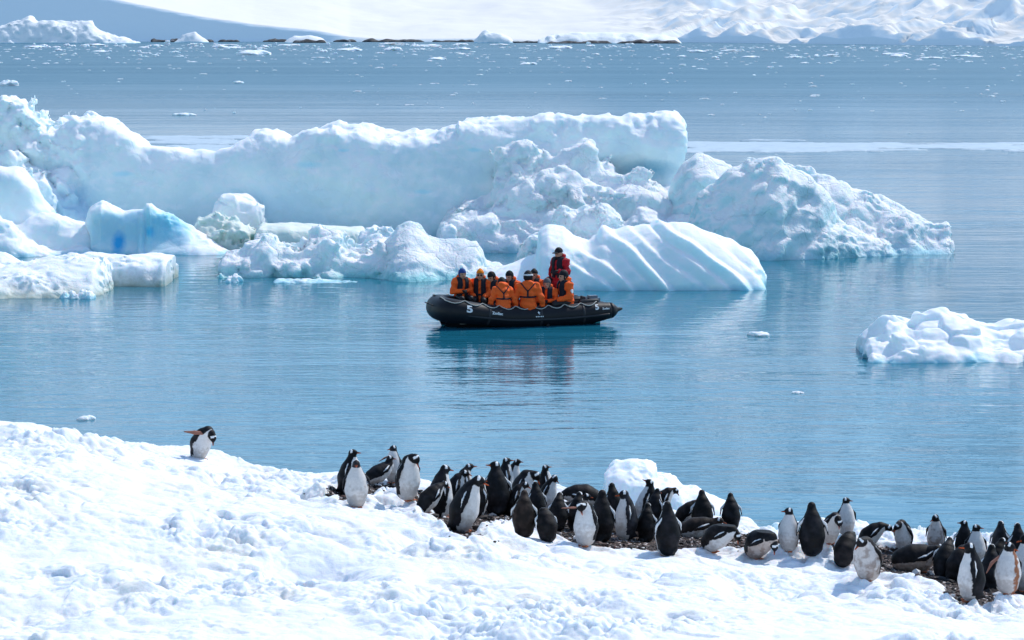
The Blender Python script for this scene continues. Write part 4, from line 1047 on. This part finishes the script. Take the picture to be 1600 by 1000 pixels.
penguin(1010, 846, 62, 165, 'dark penguin back squeezed between the striped bird and the slim front bird', lean=4, chest=8, neck=14, bill=110, tone='sooty')
penguin(1022, 820, 58, 140, 'dark penguin just right of the bird throwing its head upward', lean=6, chest=6, neck=14, bill=110, tone='black')
penguin(664, 800, 34, 120, 'small dark bird crouched at the left foot of the dense crowd', lean=40, chest=10, neck=14, bill=120, tone='black', base=.12)
penguin(1602, 922, 92, -70, 'penguin cut off by the right edge, beside the brown stained one', lean=2, neck=10, bill=100, fat=1.05)
# =================================================================== THE BOAT
WL = at_z(818, 508, 0)
BYAW = math.radians(17)
boat = bpy.data.objects.new('inflatable_boat', None); COL.objects.link(boat)
boat.location = (WL.x, WL.y + .55, 0); boat.rotation_euler = (0, 0, BYAW)
tag(boat, 'black inflatable boat with the white number 5, crowded with people in orange jackets', 'boat')
BM = Matrix.Translation(boat.location) @ Matrix.Rotation(BYAW, 4, 'Z')
def plain(name, col, rough=.5, spec=.4, nsc=None, namt=.15, bmp=None, metal=0.0):
    m, t, b = mat_new(name)
    tc = t.nodes.new('ShaderNodeTexCoord').outputs['Object']
    n = noise_tex(t, tc, nsc or 6, 5, .65)
    t.links.new(ramp(t, n, [(.3, tuple(c * (1 - namt) for c in col)), (.7, tuple(min(1, c * (1 + namt)) for c in col))]), b.inputs['Base Color'])
    t.links.new(ramp(t, n, [(.3, (rough * .85,) * 3), (.7, (min(1, rough * 1.15),) * 3)]), b.inputs['Roughness'])
    b.inputs['Specular IOR Level'].default_value = spec; b.inputs['Metallic'].default_value = metal
    if bmp: bump(t, b, noise_tex(t, tc, bmp[0], 3, .5), bmp[1], bmp[2])
    return m
M_RUB = plain('black_rubber', (.007, .007, .010), .5, .28, 4, .35, (3, .15, .02))
M_RUB2 = plain('worn_rubber', (.022, .022, .026), .6, .4, 9, .3)
M_WHT = plain('white_paint', (.75, .75, .75), .5)
M_ROPE = plain('pale_rope', (.42, .41, .38), .8, .2, 40, .3)
M_ALU = plain('grey_aluminium', (.25, .27, .29), .45, .5, 8, .2, None, .6)
M_COWL = plain('grey_blue_cowl', (.12, .15, .19), .35, .5)
def cr_spline(P, n=10):
    P = [Vector(p) for p in P]; P = [P[0] * 2 - P[1]] + P + [P[-1] * 2 - P[-2]]
    out = []
    for i in range(1, len(P) - 2):
        for k in range(n):
            u = k / n; a, b_, c_, d_ = P[i - 1:i + 3]
            out.append(.5 * ((2 * b_) + (c_ - a) * u + (2 * a - 5 * b_ + 4 * c_ - d_) * u * u + (3 * b_ - a - 3 * c_ + d_) * u ** 3))
    out.append(P[-2]); return out
def sweep(path, rad, seg=20, squash=1.0, caps=True):
    V, Q = [], []
    n = len(path)
    for i, p in enumerate(path):
        tgt = (path[min(i + 1, n - 1)] - path[max(i - 1, 0)]).normalized()
        sd_ = tgt.cross(Vector((0, 0, 1))); sd_ = sd_.normalized() if sd_.length > 1e-4 else Vector((1, 0, 0)); up = sd_.cross(tgt)
        r = rad[i] if hasattr(rad, '__len__') else rad
        for k in range(seg):
            a = 2 * math.pi * k / seg
            V.append(p + sd_ * math.cos(a) * r + up * math.sin(a) * r * squash)
    for i in range(n - 1):
        for k in range(seg):
            k2 = (k + 1) % seg
            Q.append((i * seg + k, (i + 1) * seg + k, (i + 1) * seg + k2, i * seg + k2))
    me = bpy.data.meshes.new('t')
    fs = list(Q)
    if caps: fs += [tuple(range(seg)), tuple(range((n - 1) * seg + seg - 1, (n - 1) * seg - 1, -1))]
    me.from_pydata([tuple(v) for v in V], [], fs)
    bm = bmesh.new(); bm.from_mesh(me); bmesh.ops.recalc_face_normals(bm, faces=bm.faces); bm.to_mesh(me); bm.free()
    for p in me.polygons: p.use_smooth = len(p.vertices) == 4
    return me
HW = .76; TR = .275
half = [(2.15, -HW, .34), (1.75, -HW, .31), (1.1, -HW, .27), (.3, -HW, .25), (-.6, -HW, .26), (-1.3, -HW, .34), (-1.80, -.72, .41), (-2.18, -.52, .45), (-2.28, 0, .455)]
full = half + [(x, -y, z) for x, y, z in half[-2::-1]]
path = cr_spline(full, 8)
NP = len(path)
trad = []
for p in path:
    r = TR
    if p.x > 1.75: r = TR * (1 - .22 * (p.x - 1.75) / .4)
    if p.x < -1.2: r = TR * (1 + .16 * min(1, (-1.2 - p.x) / 1.0))
    trad.append(r)
obj('hull_tube', sweep(path, trad, 32), M_RUB, boat)
for s_ in (-1, 1):      # pointed tail cones
    cpth = [Vector((2.15, s_ * HW, .34)), Vector((2.22, s_ * HW, .345)), Vector((2.29, s_ * HW, .35)), Vector((2.38, s_ * HW, .36)), Vector((2.50, s_ * HW, .375))]
    obj('tail_cone', sweep(cpth, [TR * .785, TR * .74, TR * .55, TR * .22, TR * .10], 24), M_RUB, boat)
# seam bands round the near and far tube
def tube_at(xq, side):
    best = min(range(NP), key=lambda i: abs(path[i].x - xq) + (9 if path[i].y * side < 0 else 0)); return best
for side in (-1, 1):
    for xq in (.22, 1.35, -1.2):
        i = tube_at(xq, side); q = path[i]; tg = (path[i + 1] - path[i - 1]).normalized()
        me = sweep([q - tg * .03, q - tg * .025, q + tg * .025, q + tg * .03], [trad[i] - .002, trad[i] + .006, trad[i] + .006, trad[i] - .002], 32)
        obj('seam_band', me, M_RUB2, boat)
# rubbing strake along the outside
for side in (-1, 1):
    pts_ = [p + Vector((0, side * (TR + .0), -.06)) for p in path if p.y * side > .6 and p.x < 2.1]
    obj('rubbing_strake', sweep(pts_, .028, 8), M_RUB2, boat)
# hull below the tubes
V, Q = [], []
xsb = [1.85, 1.2, 0, -1.0, -1.6, -1.95, -2.22]
for i, x in enumerate(xsb):
    zt = np.interp(-x, [-2.1, .7, 1.5, 1.9, 2.22], [.22, .18, .26, .34, .42]); wd = np.interp(-x, [-2.1, 1.5, 1.95, 2.22], [.70, .70, .68, .56])
    kz = np.interp(-x, [-2.1, .8, 1.6, 1.95, 2.22], [-.22, -.26, -.24, -.16, -.06])
    V += [(x, -wd, zt), (x, -wd * .7, (zt + kz) / 2 - .05), (x, 0, kz), (x, wd * .7, (zt + kz) / 2 - .05), (x, wd, zt)]
for i in range(len(xsb) - 1):
    for k in range(4):
        a = i * 5 + k; Q.append((a, a + 5, a + 6, a + 1))
me = bpy.data.meshes.new('hull'); me.from_pydata(V, [], Q + [(0, 1, 2, 3, 4)]); 
bm = bmesh.new(); bm.from_mesh(me); bmesh.ops.recalc_face_normals(bm, faces=bm.faces); bm.to_mesh(me); bm.free()
obj('keel', me, M_RUB, boat)
def box(name, c, s, mat, parent, bev=.01, rot=(0, 0, 0)):
    bm = bmesh.new(); bmesh.ops.create_cube(bm, size=1)
    for v in bm.verts: v.co = Vector((v.co.x * s[0], v.co.y * s[1], v.co.z * s[2]))
    if bev: bmesh.ops.bevel(bm, geom=bm.edges[:], offset=bev, segments=2, affect='EDGES')
    bmesh.ops.rotate(bm, verts=bm.verts, cent=(0, 0, 0), matrix=Euler(rot).to_matrix())
    bmesh.ops.translate(bm, verts=bm.verts, vec=c)
    me = bpy.data.meshes.new(name); bm.to_mesh(me); bm.free()
    return obj(name, me, mat, parent)
box('floor', (-.1, 0, .10), (3.6, 1.1, .04), M_ALU, boat)
box('transom', (1.8, 0, .36), (.06, 1.15, .5), M_RUB2, boat)
# outboard motor
eng = box('outboard_motor', (1.93, 0, .50), (.38, .30, .34), M_COWL, boat, .07)
box('engine_leg', (2.06, 0, .20), (.16, .10, .75), M_RUB2, eng, .03)
box('tiller', (1.62, .1, .56), (.5, .05, .05), M_RUB2, eng, .02)
box('fuel_tank', (1.35, .25, .26), (.5, .36, .26), plain('red_tank', (.45, .03, .02), .4), boat, .04)
# black roll strapped on the near tube near the stern
me = sweep([Vector((1.32, -.70, .57)), Vector((1.38, -.70, .58)), Vector((1.80, -.70, .60)), Vector((1.86, -.70, .605))], [.03, .06, .06, .03], 14)
obj('strapped_roll', me, M_RUB2, boat)
# grab lines sagging between rings on both tubes and round the bow
def line_pts(side, x0, x1, n, ang=60, sag=.05, wig=0.0):
    out = []; a_ = math.radians(ang)
    idx = [i for i in range(NP) if path[i].y * side > .0 or abs(path[i].y) < .01]
    idx = [i for i in idx if x0 <= path[i].x <= x1]
    if not idx: return out
    if path[idx[0]].x > path[idx[-1]].x: idx = idx[::-1]
    xs_ = [path[i].x for i in idx]
    for k in range(n + 1):
        x = xs_[0] + (xs_[-1] - xs_[0]) * k / n
        i = idx[int(np.argmin([abs(q - x) for q in xs_]))]
        j = min(max(i, 1), NP - 2); p = path[i]; tg = (path[j + 1] - path[j - 1]).normalized(); sd_ = tg.cross(Vector((0, 0, 1))).normalized()
        if (sd_.x * p.x + sd_.y * p.y) < 0: sd_ = -sd_
        out.append((Vector((x, p.y, np.interp(x, sorted(xs_), [path[q].z for q in sorted(idx, key=lambda q: path[q].x)]))), sd_, trad[i]))
    return out
for side in (-1, 1):
    L = line_pts(side, -2.26, 1.8, 90)
    pts_ = []
    for k, (p, sd_, r) in enumerate(L):
        ph = (k % 10) / 10; s_ = math.sin(math.pi * ph)
        a_ = math.radians(74 - 26 * s_)
        pts_.append(p + sd_ * math.cos(a_) * (r + .012) + Vector((0, 0, math.sin(a_) * (r + .012) + (.012 if s_ < .4 else 0))))
    ln = obj('grab_line', sweep(pts_, .013, 8), M_ROPE, boat)
    for k in range(0, 91, 10):
        p, sd_, r = L[k]; a_ = math.radians(74); q = p + sd_ * math.cos(a_) * r + Vector((0, 0, math.sin(a_) * r))
        box('line_patch', q, (.09, .07, .03), M_RUB2, ln, .012)
# bow details: lacing patch and handles
for y in (-.22, .22):
    me = sweep(cr_spline([(-2.57, y - .09, .58), (-2.62, y - .07, .60), (-2.62, y + .07, .60), (-2.57, y + .09, .58)], 5), .014, 8)
    obj('carry_handle', me, M_RUB2, boat)
def wrap_text(txt, name, x, side_ang, size, fontw=1.0, mat=None, flip=1):
    cu = bpy.data.curves.new(name, 'FONT'); cu.body = txt; cu.size = size; cu.align_x = 'CENTER'; cu.align_y = 'CENTER'; cu.offset = .006 * fontw
    to = bpy.data.objects.new('tmp', cu); COL.objects.link(to)
    bpy.context.view_layer.update()
    me = bpy.data.meshes.new_from_object(to.evaluated_get(bpy.context.evaluated_depsgraph_get()))
    bpy.data.objects.remove(to)
    bm = bmesh.new(); bm.from_mesh(me); bmesh.ops.triangulate(bm, faces=bm.faces)
    bmesh.ops.subdivide_edges(bm, edges=bm.edges[:], cuts=2)
    idx = [i for i in range(NP) if path[i].y < -.02]
    # arc length along near tube from stern to bow
    A = [path[i] for i in idx]; xsA = [p.x for p in A][::-1]; ysA = [p.y for p in A][::-1]; zsA = [p.z for p in A][::-1]; rsA = [trad[i] for i in idx][::-1]
    for v in bm.verts:
        xx = x + v.co.x
        c = Vector((xx, np.interp(xx, xsA, ysA), np.interp(xx, xsA, zsA))); r = np.interp(xx, xsA, rsA) + .005
        dx = .02; tgx = Vector((2 * dx, np.interp(xx + dx, xsA, ysA) - np.interp(xx - dx, xsA, ysA), 0)).normalized()
        sd_ = Vector((tgx.y, -tgx.x, 0))
        a_ = math.radians(side_ang) + v.co.y / r
        v.co = c + sd_ * math.cos(a_) * r + Vector((0, 0, math.sin(a_) * r))
    me2 = bpy.data.meshes.new(name); bm.to_mesh(me2); bm.free()
    return obj(name, me2, mat or M_WHT, boat)
wrap_text('5', 'boat_number', -1.72, 24, .26, 1.6)
wrap_text('5', 'boat_number', 1.72, 34, .22, 1.2)
wrap_text('Zodiac', 'maker_lettering', -1.02, 18, .10, .6)
wrap_text('Zodiac', 'maker_lettering', 1.97, 22, .075, .4)
# small emblem: a pennant shape over a short line of marks
bm = bmesh.new()
def emblem():
    V_ = [(.0, .07), (.05, .02), (.02, .02), (.04, -.03), (.0, .0), (-.02, .03)]
    return V_
em = emblem(); cx = .10
me = bpy.data.meshes.new('emblem'); ii = tube_at(.1, -1); pp = path[ii]
vv = []
for (u, v_) in em:
    a_ = math.radians(20) + v_ / TR; vv.append((cx + u, pp.y - math.cos(a_) * (TR + .008), pp.z + math.sin(a_) * (TR + .008)))
for k in range(5):
    for (u, v_) in ((-.08 + k * .045, -.06), (-.05 + k * .045, -.06), (-.05 + k * .045, -.085), (-.08 + k * .045, -.085)):
        a_ = math.radians(20) + v_ / TR; vv.append((cx + u, pp.y - math.cos(a_) * (TR + .008), pp.z + math.sin(a_) * (TR + .008)))
me.from_pydata(vv, [], [tuple(range(6))] + [tuple(range(6 + 4 * k, 10 + 4 * k)) for k in range(5)])
obj('emblem', me, M_WHT, boat)

# =================================================================== PEOPLE
def cloth(name, col, r=.75): return plain(name, col, r, .25, 5, .12, (14, .5, .03))
MO = cloth('orange_cloth', (.93, .122, .018)); MR = cloth('red_cloth', (.42, .012, .022)); MV = cloth('navy_webbing', (.012, .013, .022))
MK = cloth('black_cloth', (.012, .012, .014)); MB = cloth('blue_cloth', (.02, .06, .22)); MG = cloth('grey_knit', (.10, .10, .11)); MW = cloth('white_cloth', (.7, .7, .7))
MY = cloth('amber_cloth', (.80, .22, .01)); M_HAIR = plain('hair', (.05, .03, .02), .6)
M_BODY = attr_mat('skin_and_trousers', .55, None, 0, .3)
M_LENS = plain('dark_lens', (.01, .01, .012), .1, .6)
def person(bx_px, side, label, face=0, scale=1.0, jacket=MO, hat='beanie', hatmat=MK, hood='high', vest='front', lean=8, hpitch=5, hyaw=0, stand=False, dz=0.0,
           arms='lap', glasses=False, patch=None, dy=0.0, skin=(.50, .27, .18), buff=None, x_local=None, inward=True, lateral=0, band=False):
    """face: degrees relative to looking at the camera (0), 90 looks right, 180 away"""
    # find boat-local x whose projection is bx_px on the tube line y=side*HW
    yl = side * HW + dy
    best = None
    for k in range(-260, 261):
        w = BM @ Vector((k / 100, yl, .5)); u = 800 + FPX * w.x / (w.y * cp - (w.z - CAM_H) * sp)
        if best is None or abs(u - bx_px) < best[0]: best = (abs(u - bx_px), w)
    w = best[1]
    i = tube_at((BM.inverted() @ w).x, side if side else -1)
    seat = path[i].z + trad[i] - .05 if not stand else .98
    root_z = seat + dz
    R_ = math.radians; L = R_(lean)
    def T(y, z):    # lean the torso: forward is +y
        return (y * math.cos(L) + z * math.sin(L), z * math.cos(L) - y * math.sin(L))
    def P3(x, y, z):
        a, b_ = T(y, z); return np.array([x, a, b_], np.float32)
    hip = P3(0, 0, .10); mid = P3(0, .0, .28); ch = P3(0, -.005, .44); nk = P3(0, .01, .57)
    hp_ = R_(hpitch)
    hc = nk + np.array([math.sin(R_(lateral)) * .12, .02 + math.sin(hp_) * .11, math.cos(hp_) * .125], np.float32)
    hy = R_(hyaw)
    hf = np.array([-math.sin(hy) * math.cos(hp_), math.cos(hy) * math.cos(hp_), -math.sin(hp_)], np.float32); hs = np.cross(hf, [0, 0, 1]); hs /= np.linalg.norm(hs); hu = np.cross(hs, hf)
    HMx = np.stack([hs, hf, hu], 1).astype(np.float32); HS = 1.16
    hc = hc + hu.astype(np.float32) * .018
    sh = [P3(s * .185, -.01, .50) for s in (1, -1)]
    if arms == 'lap': el = [P3(s * .27, .04, .24) for s in (1, -1)]; wr = [np.array([s * .13, .32, .16], np.float32) for s in (1, -1)]
    elif arms == 'tube': el = [P3(s * .29, -.04, .26) for s in (1, -1)]; wr = [np.array([s * .33, .10, .05], np.float32) for s in (1, -1)]
    elif arms == 'fold': el = [P3(s * .27, .06, .25) for s in (1, -1)]; wr = [np.array([s * .06, .27, .27], np.float32) for s in (1, -1)]
    else: el = [P3(.28, .0, .25), P3(-.27, .05, .26)]; wr = [np.array([.36, -.06, .06], np.float32), np.array([-.16, .30, .30], np.float32)]
    if stand: kn = [np.array([s * .11, .04, -.42], np.float32) for s in (1, -1)]; ft = [np.array([s * .12, .0, -.82], np.float32) for s in (1, -1)]
    else: kn = [np.array([s * .13, .42, .06], np.float32) for s in (1, -1)]; ft = [np.array([s * .13, .44, -.34], np.float32) for s in (1, -1)]
    def head_d(P):
        q = (P - hc) @ HMx / HS
        return head_q(q) * HS
    def head_q(q):
        d = ell(q, (0, 0, .01), (.078, .095, .115))
        d = smin(d, ell(q, (0, .035, -.065), (.052, .058, .05)), .03)
        d = smin(d, cone(q, (0, .092, .015), (0, .108, -.02), .010, .016), .012)
        for s in (1, -1): d = smin(d, ell(q, (s * .079, -.005, -.005), (.014, .024, .034)), .01)
        return d
    def legs(P, g=0.0):
        d = None
        for s in (0, 1):
            a_ = cone(P, hip + np.array([(.09 if s == 0 else -.09), .0, -.02], np.float32), kn[s], .098 + g, .072 + g); b_ = cone(P, kn[s], ft[s], .070 + g, .052 + g)
            c_ = cone(P, ft[s], ft[s] + np.array([0, .15, -.02], np.float32), .05 + g, .042 + g)
            e_ = smin(smin(a_, b_, .04), c_, .03); d = e_ if d is None else np.minimum(d, e_)
        return d
    def torso(P, g=0.0):
        d = smin(cone(P, hip, mid, .15 + g, .14 + g), cone(P, mid, ch, .14 + g, .155 + g), .05)
        d = smin(d, cone(P, sh[0], sh[1], .075 + g, .075 + g), .08)
        return d
    def armd(P, g=0.0, end=1.0):
        d = None
        for s in (0, 1):
            e_ = smin(cone(P, sh[s], el[s], .058 + g, .046 + g), cone(P, el[s], el[s] + (wr[s] - el[s]) * end, .045 + g, .033 + g), .03); d = e_ if d is None else np.minimum(d, e_)
        return d
    def hands(P, g=0.0):
        d = None
        for s in (0, 1):
            sg = 1 if s == 0 else -1
            dr = wr[s] - el[s]; dr = dr / np.linalg.norm(dr); dr = dr * .8 + np.array([0, .2, -.2]); dr = (dr / np.linalg.norm(dr)).astype(np.float32)
            lat = np.cross(dr, [0, 0, 1]); lat /= np.linalg.norm(lat); dn = np.cross(lat, dr)
            dn = dn if dn[2] < 0 else -dn
            c0 = wr[s]; c1 = wr[s] + dr * .075
            e_ = cone(P, c0, c1, .034 + g, .040 + g, dn, 1.7)
            for q, ln in zip((-.033, -.011, .011, .033), (.060, .072, .068, .052)):
                a_ = c1 + lat * q; m_ = a_ + dr * ln * .6 + dn * .01; t_ = m_ + dr * ln * .3 + dn * ln * .5
                e_ = smin(e_, np.minimum(cone(P, a_, m_, .011 + g, .010 + g), cone(P, m_, t_, .010 + g, .008 + g)), .008)
            ti = -sg * lat * (1 if lat[0] > 0 else -1)
            a_ = c0 + ti * .02 + dr * .015; e_ = smin(e_, cone(P, a_, a_ + ti * .035 + dr * .045 + dn * .02, .014 + g, .010 + g), .01)
            d = e_ if d is None else np.minimum(d, e_)
        return d
    def body_fn(P):
        d = smin(torso(P), legs(P), .05); d = smin(d, armd(P), .03); d = smin(d, hands(P), .02)
        d = smin(d, cone(P, ch + np.array([0, .0, .05], np.float32), hc - HMx[:, 2] * .05, .062, .052), .03)
        return smin(d, head_d(P), .02)
    lo = np.array([-.48, -.30, -.46 if not stand else -.95]); hi = np.array([.48, .66, 1.02])
    V, Q = sdf_mesh('person', body_fn, lo, hi, .0145)
    me = mesh_np('person', V, Q)
    C = np.tile(np.array((.012, .012, .015)), (len(V), 1))
    q = (V - hc) @ HMx / HS
    sk = (head_d(V) < .02) ; C[sk] = skin
    hr = sk & ((q[:, 2] > .045) | ((q[:, 1] < -.01) & (q[:, 2] > -.03))); C[hr] = (.05, .032, .022)
    ey = sk & (np.abs(np.abs(q[:, 0]) - .033) < .014) & (np.abs(q[:, 2] - .012) < .008) & (q[:, 1] > .05); C[ey] = (.03, .02, .02)
    mo = sk & (np.abs(q[:, 0]) < .026) & (np.abs(q[:, 2] + .055) < .007) & (q[:, 1] > .05); C[mo] = (.30, .09, .08)
    set_col(me, C)
    o = obj('person', me, M_BODY); tag(o, label, 'person', 'people aboard the black inflatable boat')
    # jacket ------------------------------------------------------
    def jk(P, g=.0):
        wob = .008 * np.sin(P[..., 2] * 46 + P[..., 0] * 9) + .006 * np.sin(P[..., 0] * 37 + P[..., 2] * 15 + P[..., 1] * 22)
        d = torso(P, .030 + g)
        d = smin(d, cone(P, hip + np.array([0, 0, .0], np.float32), hip + np.array([0, .0, -.14], np.float32), .185 + g, .19 + g, (0, 1, 0), 1.15), .05)
        a_ = armd(P, .026 + g, .93)
        d = smin(d, a_, .03)
        d = smin(d, cone(P, ch + np.array([0, .01, .10], np.float32), nk + np.array([0, .015, .03], np.float32), .09 + g, .080 + g), .03)
        if hood == 'down': d = smin(d, ell(P, nk + np.array([0, -.085, .005], np.float32), (.135 + g, .085 + g, .085 + g)), .03)
        if hood == 'high': d = smin(d, ell(P, nk + np.array([0, -.06, .06], np.float32), (.135 + g, .10 + g, .11 + g)), .04)
        if hood == 'up':
            hh = ell((P - hc) @ HMx / HS, (0, -.02, .012), (.118 + g, .118 + g, .150 + g)); hh = np.maximum(hh, ((P - hc) @ HMx / HS)[..., 1] - .062)
            d = smin(d, hh, .02)
        return d + wob
    def neckcut(P):
        q = (P - hc) @ HMx / HS
        return np.where(True, -head_d(P) + .004, 0)
    V, Q = sdf_mesh('jacket', lambda P: np.maximum(jk(P), neckcut(P)), np.array([-.48, -.34, -.26]), np.array([.48, .46, .98]), .0145)
    jo = obj('jacket', mesh_np('jacket', V, Q), jacket, o)
    # life vest / harness as a shell that follows the jacket
    def vestfn(P):
        sx, sz = P[..., 0], P[..., 2]
        back = P[..., 1] - (P[..., 2] * math.tan(L)) < -.0
        vertical = np.abs(sx) - .020; belt = np.abs(sz - .29) - .020; diag = np.abs(np.abs(sx) - (sz - .42) * .9) - .018
        diag = np.maximum(diag, .42 - sz)
        vb = np.maximum(vertical, np.maximum(sz - .45, .27 - sz)); rb = np.minimum(np.minimum(vb, belt), np.maximum(diag, sz - .60))
        panel = np.maximum(np.abs(np.abs(sx) - .098) - .062, np.maximum(sz - .63, .10 - sz)); belt2 = np.abs(sz - .20) - .022
        rf = np.minimum(panel, belt2)
        r = np.where(back, rb, rf if vest == 'front' else np.minimum(np.abs(np.abs(sx) - .1) - .025, belt2))
        d = smin(torso(P, .030), cone(P, hip, hip + np.array([0, 0, -.14], np.float32), .185, .19, (0, 1, 0), 1.15), .05)
        sh_ = np.abs(d - .012) - .012 if True else d
        th = np.where(back, .016, .034 if vest == 'front' else .018)
        return np.maximum(np.maximum(d - th, -d - .012), r)
    V, Q = sdf_mesh('life_vest', vestfn, np.array([-.30, -.34, .0]), np.array([.30, .40, .64]), .0115)
    if vest: obj('life_vest', mesh_np('life_vest', V, Q), MV, o)
    # headwear
    def cap(P, kind):
        q = (P - hc) @ HMx / HS
        d = ell(q, (0, -.008, .022), (.092, .108, .122))
        if kind == 'beanie': d = smin(d, ell(q, (0, -.02, .135), (.03, .03, .02)), .02); d = np.maximum(d, .038 - q[..., 2] - q[..., 1] * -.22)
        if kind == 'full': d = np.maximum(d, np.minimum(.040 - q[..., 2], q[..., 1] - .035)); d = np.maximum(d, -.075 - q[..., 2])
        if kind == 'cap':
            d = np.maximum(d, .035 - q[..., 2]); d = smin(d, ell(q, (0, .13, .045), (.065, .07, .012)), .015)
        return np.maximum(d, -ell(q, (0, 0, .01), (.074, .090, .105)))
    if hat:
        c = hc; V, Q = sdf_mesh('hat', lambda P: cap(P, hat), c - .22, c + .22, .0105)
        ho = obj('hat', mesh_np('hat', V, Q), hatmat, o)
        if band:
            V, Q = sdf_mesh('hat_band', lambda P: np.maximum(np.abs(((P - hc) @ HMx / HS)[..., 2] - .050) - .020, np.maximum(ell((P - hc) @ HMx / HS, (0, -.008, .022), (.098, .114, .128)), -ell((P - hc) @ HMx / HS, (0, -.008, .022), (.088, .104, .12)))), c - .2, c + .2, .0105)
            obj('hat_band', mesh_np('hat_band', V, Q), MW, ho)
    if glasses:
        V, Q = sdf_mesh('sunglasses', lambda P: (lambda q: np.maximum(np.minimum(ell(q, (.034, .090, .014), (.032, .022, .024)), ell(q, (-.034, .090, .014), (.032, .022, .024))), .05 - q[..., 1]))((P - hc) @ HMx / HS), hc - .16, hc + .16, .008)
        obj('sunglasses', mesh_np('sunglasses', V, Q), M_LENS, o)
    if buff:
        V, Q = sdf_mesh('neck_warmer', lambda P: np.maximum(ell((P - hc) @ HMx / HS, (0, .015, -.085), (.082, .092, .065)), ((P - hc) @ HMx / HS)[..., 2] + .045), hc - .2, hc + .15, .0115)
        obj('neck_warmer', mesh_np('neck_warmer', V, Q), buff, o)
    # gloves over the hands
    hc_ = (wr[0] + wr[1]) / 2
    lo_ = np.minimum(wr[0], wr[1]) - .17; hi_ = np.maximum(wr[0], wr[1]) + .2
    V, Q = sdf_mesh('glove', lambda P: hands(P, .005), lo_, hi_, .010)
    obj('gloves', mesh_np('gloves', V, Q), MK, o)
    if patch:   # round badge on the upper arm nearest the camera
        s = patch
        si = 0 if s > 0 else 1
        c = sh[si] * .5 + el[si] * .5 + np.array([s * .055, -.03, 0], np.float32)
        V, Q = sdf_mesh('arm_badge', lambda P: np.maximum(np.maximum(armd(P, .036), -armd(P, .026)), np.linalg.norm(P - c, axis=-1) - .06), c - .1, c + .1, .009)
        obj('arm_badge', mesh_np('arm_badge', V, Q), MW, o)
    o.location = (w.x, w.y, root_z); o.scale = (scale,) * 3
    o.rotation_euler = (0, 0, math.pi + math.radians(face))
    return o
person(719, 1, 'person in a bright blue cap and orange jacket, leftmost in the boat', face=24, hatmat=MB, hat='full', arms='fold', lean=10, scale=.98, dz=-.02)
person(751, 1, 'person in sunglasses and an orange cap, second from the bow', face=-6, hatmat=MY, hat='beanie', glasses=True, lean=4, arms='lap', scale=1.0)
person(776, 1, 'dark haired person in orange half hidden behind the one with the lowered head', face=-40, hat='full', hatmat=MK, lean=14, hpitch=20, vest='front')
person(801, 1, 'person in a black beanie looking down between the two turned backs', face=-30, hat='full', hatmat=MK, lean=10, hpitch=14)
person(787, -1, 'person seen from behind with head lowered and orange hood bunched up', face=188, scale=1.05, hat='full', hatmat=MK, hood='high', vest='back', lean=20, hpitch=42, arms='tube', dz=-.06)
person(836, 1, 'person almost hidden behind the big back, only dark hat and orange shoulder showing', face=-20, hat='beanie', hatmat=MK, lean=4)
person(825, -1, 'big person seen from behind in orange with a black beanie banded white', face=178, scale=1.16, hat='full', hatmat=MK, hood='down', vest='back', lean=4, hpitch=6, band=True, arms='tube', dz=-.03)
person(856, -1, 'person in a grey knitted hat turned towards the bow, low in the boat', face=-14, scale=.98, hat='full', hatmat=MG, vest='front', lean=8, arms='fold', dy=.35, dz=-.10, patch=-1)
person(868, 1, 'person in a dark cap with a red neck warmer in front of the standing driver', face=-20, hat='cap', hatmat=MK, jacket=MR, buff=MR, lean=6, dz=.02, dy=-.1)
person(886, -1, 'person in orange with a round white arm badge, rearmost passenger facing the bow', face=-62, scale=1.08, hat='full', hatmat=MK, vest='front', lean=6, arms='lap', patch=-1, dy=.2, dz=.0)
person(876, 1, 'driver in a red jacket standing in the stern above the others', face=-38, jacket=MR, hat='cap', hatmat=MK, stand=True, lean=4, hpitch=8, arms='tiller', patch=-1, dy=-.35, buff=MK, scale=1.05, vest='front', dz=.05)
